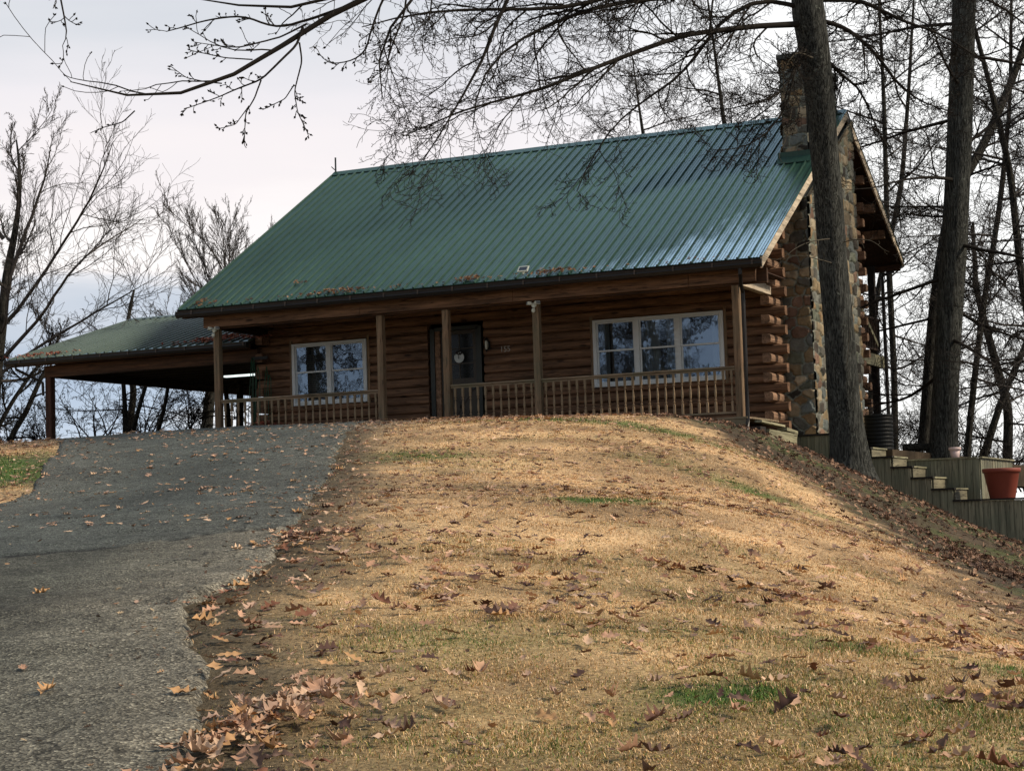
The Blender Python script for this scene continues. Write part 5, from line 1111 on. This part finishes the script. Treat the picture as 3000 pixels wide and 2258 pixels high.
# crumbled leaf fragments and grit along the driveway
n=60000; D=rg.uniform(5.8,33,n); Lt=rg.uniform(-1,1,n)*D*.31; x=CAM[0]+F_[0]*D+r0[0]*Lt; y=CAM[1]+F_[1]*D+r0[1]*Lt; dd=drive_d(x,y); dr=in_poly(x,y,DPOLY)
p=np.where(dr,.02+.55*np.exp(-dd*3.5)+.22*(y>-20)*np.clip(fbm(x,y,1.,90,3)*3-1.,0,1),.8*np.exp(-dd*.9)+.05); k=(rg.random(n)<p*(D/33))&(BS*bank(x,y)<.3); x,y=x[k],y[k]; m=len(x); s_=rg.uniform(.015,.05,m); U2,V2,N2=leaf_mats(x,y,s_,rg,.25)
FC=np.array([(.34,.22,.13),(.22,.13,.08),(.12,.075,.05),(.42,.32,.2),(.07,.045,.03)])
tag(scatter_mesh('leaf_fragments',x,y,hgt(x,y)+.024,s_,U2,V2,N2,FC[rg.integers(0,5,m)]*rg.uniform(.8,1.2,(m,1)),True),'crumbled leaf bits and grit strewn along the driveway and its edge','leaf debris',kind='stuff')
# leaf covered bank
n=38000; x=rg.uniform(-1,14,n); y=rg.uniform(-24,2.2,n); bd=BS*bank(x,y); ok,dd_,_,_=view_ok(x,y); p=np.clip((bd+.4-.9*(vn(x,y,2.,50)-.3))/1.1,0,1); k=ok&(rg.random(n)<p*np.clip(fbm(x,y,1.3,52,3)*3-.6,.3,1))&(y<2.2); x,y=x[k],y[k]; m=len(x)
s_=rg.uniform(.055,.105,m); U2,V2,N2=leaf_mats(x,y,s_,rg,.35); BC=np.array([(.21,.115,.075),(.15,.085,.055),(.30,.19,.125),(.09,.05,.036),(.24,.15,.10),(.06,.038,.03)])
tag(scatter_mesh('bank_leaf_litter',x,y,hgt(x,y)+.02+.03*rg.random(m),s_,U2,V2,N2,BC[rg.integers(0,6,m)]*rg.uniform(.7,1.3,(m,1))),'thick brown leaf litter covering the shaded bank below the oak','fallen leaves',kind='stuff')
def heap_on(name,label,cx,cy,fz,sx,sy,m,colset,hh=.05,size=(.07,.12),slope=0):
    x=cx+rg.normal(0,sx,m); y=cy+rg.normal(0,sy,m); z=fz(x,y)+.01+hh*rg.random(m)*np.exp(-((x-cx)/sx)**2*.6); s=rg.uniform(*size,m)
    Nn=unit(np.stack([np.zeros(m),np.full(m,-slope),np.ones(m)],-1)+rg.normal(0,.45,(m,3))); a=rg.uniform(0,6.28,m); d=np.stack([np.cos(a),np.sin(a),0*a],-1); Uu=unit(d-(d*Nn).sum(-1,keepdims=True)*Nn)
    o=scatter_mesh(name,x,y,z,s,Uu,np.cross(Nn,Uu),Nn,np.array(colset)[rg.integers(0,len(colset),m)]*rg.uniform(.7,1.2,(m,1))); tag(o,label,'fallen leaves',kind='stuff'); return o
rz=lambda x,y: ZE+SF*(y-YE)+.025
crz=lambda x,y: CEZ+sl2*(np.clip(y,CEY,99)-CEY)+.025
BR=[(.20,.10,.05),(.28,.16,.09),(.13,.06,.04),(.36,.22,.13)]; RD=[(.26,.075,.045),(.32,.12,.08),(.18,.05,.035),(.38,.2,.14)]
for nm,lb,cx,sx,m,yy in (('roof_leaf_pile','clump of dry leaves caught above the gutter left of the solar light',-5.5,.22,60,-.36),('roof_leaf_pile','clump of dry leaves caught above the gutter right of the solar light',-3.55,.33,75,-.34),('roof_leaf_pile','clump of dry leaves caught above the gutter over the left window',-8.5,.38,80,-.34),('roof_leaf_pile','small clump of dry leaves at the left corner of the main roof',-11.75,.16,26,-.3),('roof_leaf_pile','few dry leaves caught on a roof rib over the left window',-9.75,.08,12,.22)):
    heap_on(nm,lb,cx,yy,rz,sx,.05 if m>20 else .03,m,BR,.05,(.06,.10),SF)
xs_=rg.uniform(-12,.3,90); m=90; s=rg.uniform(.05,.09,m); ys=rg.uniform(-.43,-.3,m); Nn=unit(np.stack([0*xs_,0*xs_-SF,0*xs_+1],-1)+rg.normal(0,.4,(m,3))); a=rg.uniform(0,6.28,m); d=np.stack([np.cos(a),np.sin(a),0*a],-1); Uu=unit(d-(d*Nn).sum(-1,keepdims=True)*Nn)
tag(scatter_mesh('gutter_leaf_litter',xs_,ys,rz(xs_,ys)+.01,s,Uu,np.cross(Nn,Uu),Nn,np.array(BR)[rg.integers(0,4,m)]),'dry leaves strung out along the front gutter of the main roof','fallen leaves',kind='stuff')
heap_on('carport_leaf_pile','thick drift of reddish leaves on the carport roof against the porch',-12.6,1.78,crz,.55,.16,330,RD,.07,(.07,.12),sl2)
heap_on('carport_leaf_pile','thin drift of reddish leaves at the left corner of the carport roof',-17.7,1.66,crz,.42,.10,90,RD,.03,(.07,.11),sl2)
heap_on('porch_leaf_pile','reddish dry leaves piled behind the left end of the porch railing',-11.0,.9,lambda x,y:0*x+.28,.35,.3,170,RD,.22,(.08,.13))
# ------------------------------------------------------------------ grass blades over the lawn
def grass(name,n,d0,d1,hh,wd,seed,label):
    rg=np.random.default_rng(seed); D=np.exp(rg.uniform(math.log(d0),math.log(d1),n)); Lt=rg.uniform(-1,1,n)*D*.30; x=CAM[0]+F_[0]*D+r0[0]*Lt; y=CAM[1]+F_[1]*D+r0[1]*Lt
    dr=in_poly(x,y,DPOLY); dd=np.minimum(drive_d(x,y,False),drive_d(x,y)+.5); n2=fbm(x,y,4.,30,3); bare=np.clip((dd-.25)/(.6+1.3*np.clip(n2-.3,0,1)),.0,1)**1.5; bd=BS*bank(x,y)
    p=np.where(dr,0.,bare*.97+.03); p*=np.clip(1-(bd+.5-(n2-.5)*1.2)/.9,.10,1.); p*=np.where((y>-5)&(x<-3),.35,1.); p*=np.clip(-.1+1.7*fbm(x,y,4.5,70,3),.12,1)
    ok,_,_,_=view_ok(x,y,60); k=ok&(rg.random(n)<p); x,y,D,bd=x[k],y[k],D[k],bd[k]; m=len(x)
    z=hgt(x,y)-.004; g=greenf(x,y); n1=fbm(x,y,.8,71,4)
    h_=hh*rg.uniform(.45,1.25,m)*(.6+.8*vn(x,y,1.7,72))*(1+.5*g); w_=np.maximum(wd,D*.00030)*rg.uniform(.7,1.4,m)
    a=rg.uniform(0,6.283,m)+0; lean=rg.uniform(.35,1.7,m)+.3*(n1-.5); cl=np.stack([np.cos(a),np.sin(a)],-1)+.5*np.array([.5,-.6]); cl/=np.linalg.norm(cl,axis=1,keepdims=True)
    wx,wy=-cl[:,1],cl[:,0]; q=rg.uniform(-.6,.6,m); wx2=wx*np.cos(q)-wy*np.sin(q); wy2=wx*np.sin(q)+wy*np.cos(q)
    V=np.empty((m,5,3)); 
    for j,(t,wf) in enumerate(((0,1),(0,-1),(.55,-.8),(.55,.8),(1,0))):
        ang=lean*t*.9; out=h_*t*np.sin(ang); up=h_*t*np.cos(ang)
        V[:,j,0]=x+cl[:,0]*out+wx2*w_*wf*.5; V[:,j,1]=y+cl[:,1]*out+wy2*w_*wf*.5; V[:,j,2]=z+up
    i=(np.arange(m)*5)[:,None]; F=np.vstack([i+[0,1,2],i+[0,2,3],i+[3,2,4]])
    straw=np.array([[.82,.56,.31],[.68,.45,.24],[.88,.66,.42],[.40,.25,.13],[.76,.51,.24]]); c=straw[rg.integers(0,5,m)]; warm=np.clip((n1-.35)*1.6,0,1)[:,None]; c=c*(1-.22*warm)+np.array([.52,.34,.10])*.22*warm
    grn=np.array([[.10,.19,.04],[.14,.22,.05],[.07,.14,.035]])[rg.integers(0,3,m)]; isg=rg.random(m)<np.clip(g*1.25,0,.93); c=np.where(isg[:,None],grn,c); near=np.clip((-19-y)/8,0,1); ol=rg.random(m)<near*.42*np.clip(fbm(x,y,1.2,74,3)*1.8-.3,0,1); c=np.where(ol[:,None]&~isg[:,None],np.array([.30,.27,.07])*rg.uniform(.7,1.2,(m,1)),c)
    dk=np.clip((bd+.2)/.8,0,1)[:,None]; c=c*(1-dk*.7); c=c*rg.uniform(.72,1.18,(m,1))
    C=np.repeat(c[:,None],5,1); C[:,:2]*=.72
    o=link(name,mesh_np(name,V.reshape(-1,3),F,C.reshape(-1,3)),W['blade']); tag(o,label,'grass',kind='stuff')
grass('lawn_grass',680000,5.9,34,.025,.0034,201,'short straw coloured dormant grass covering the mound')
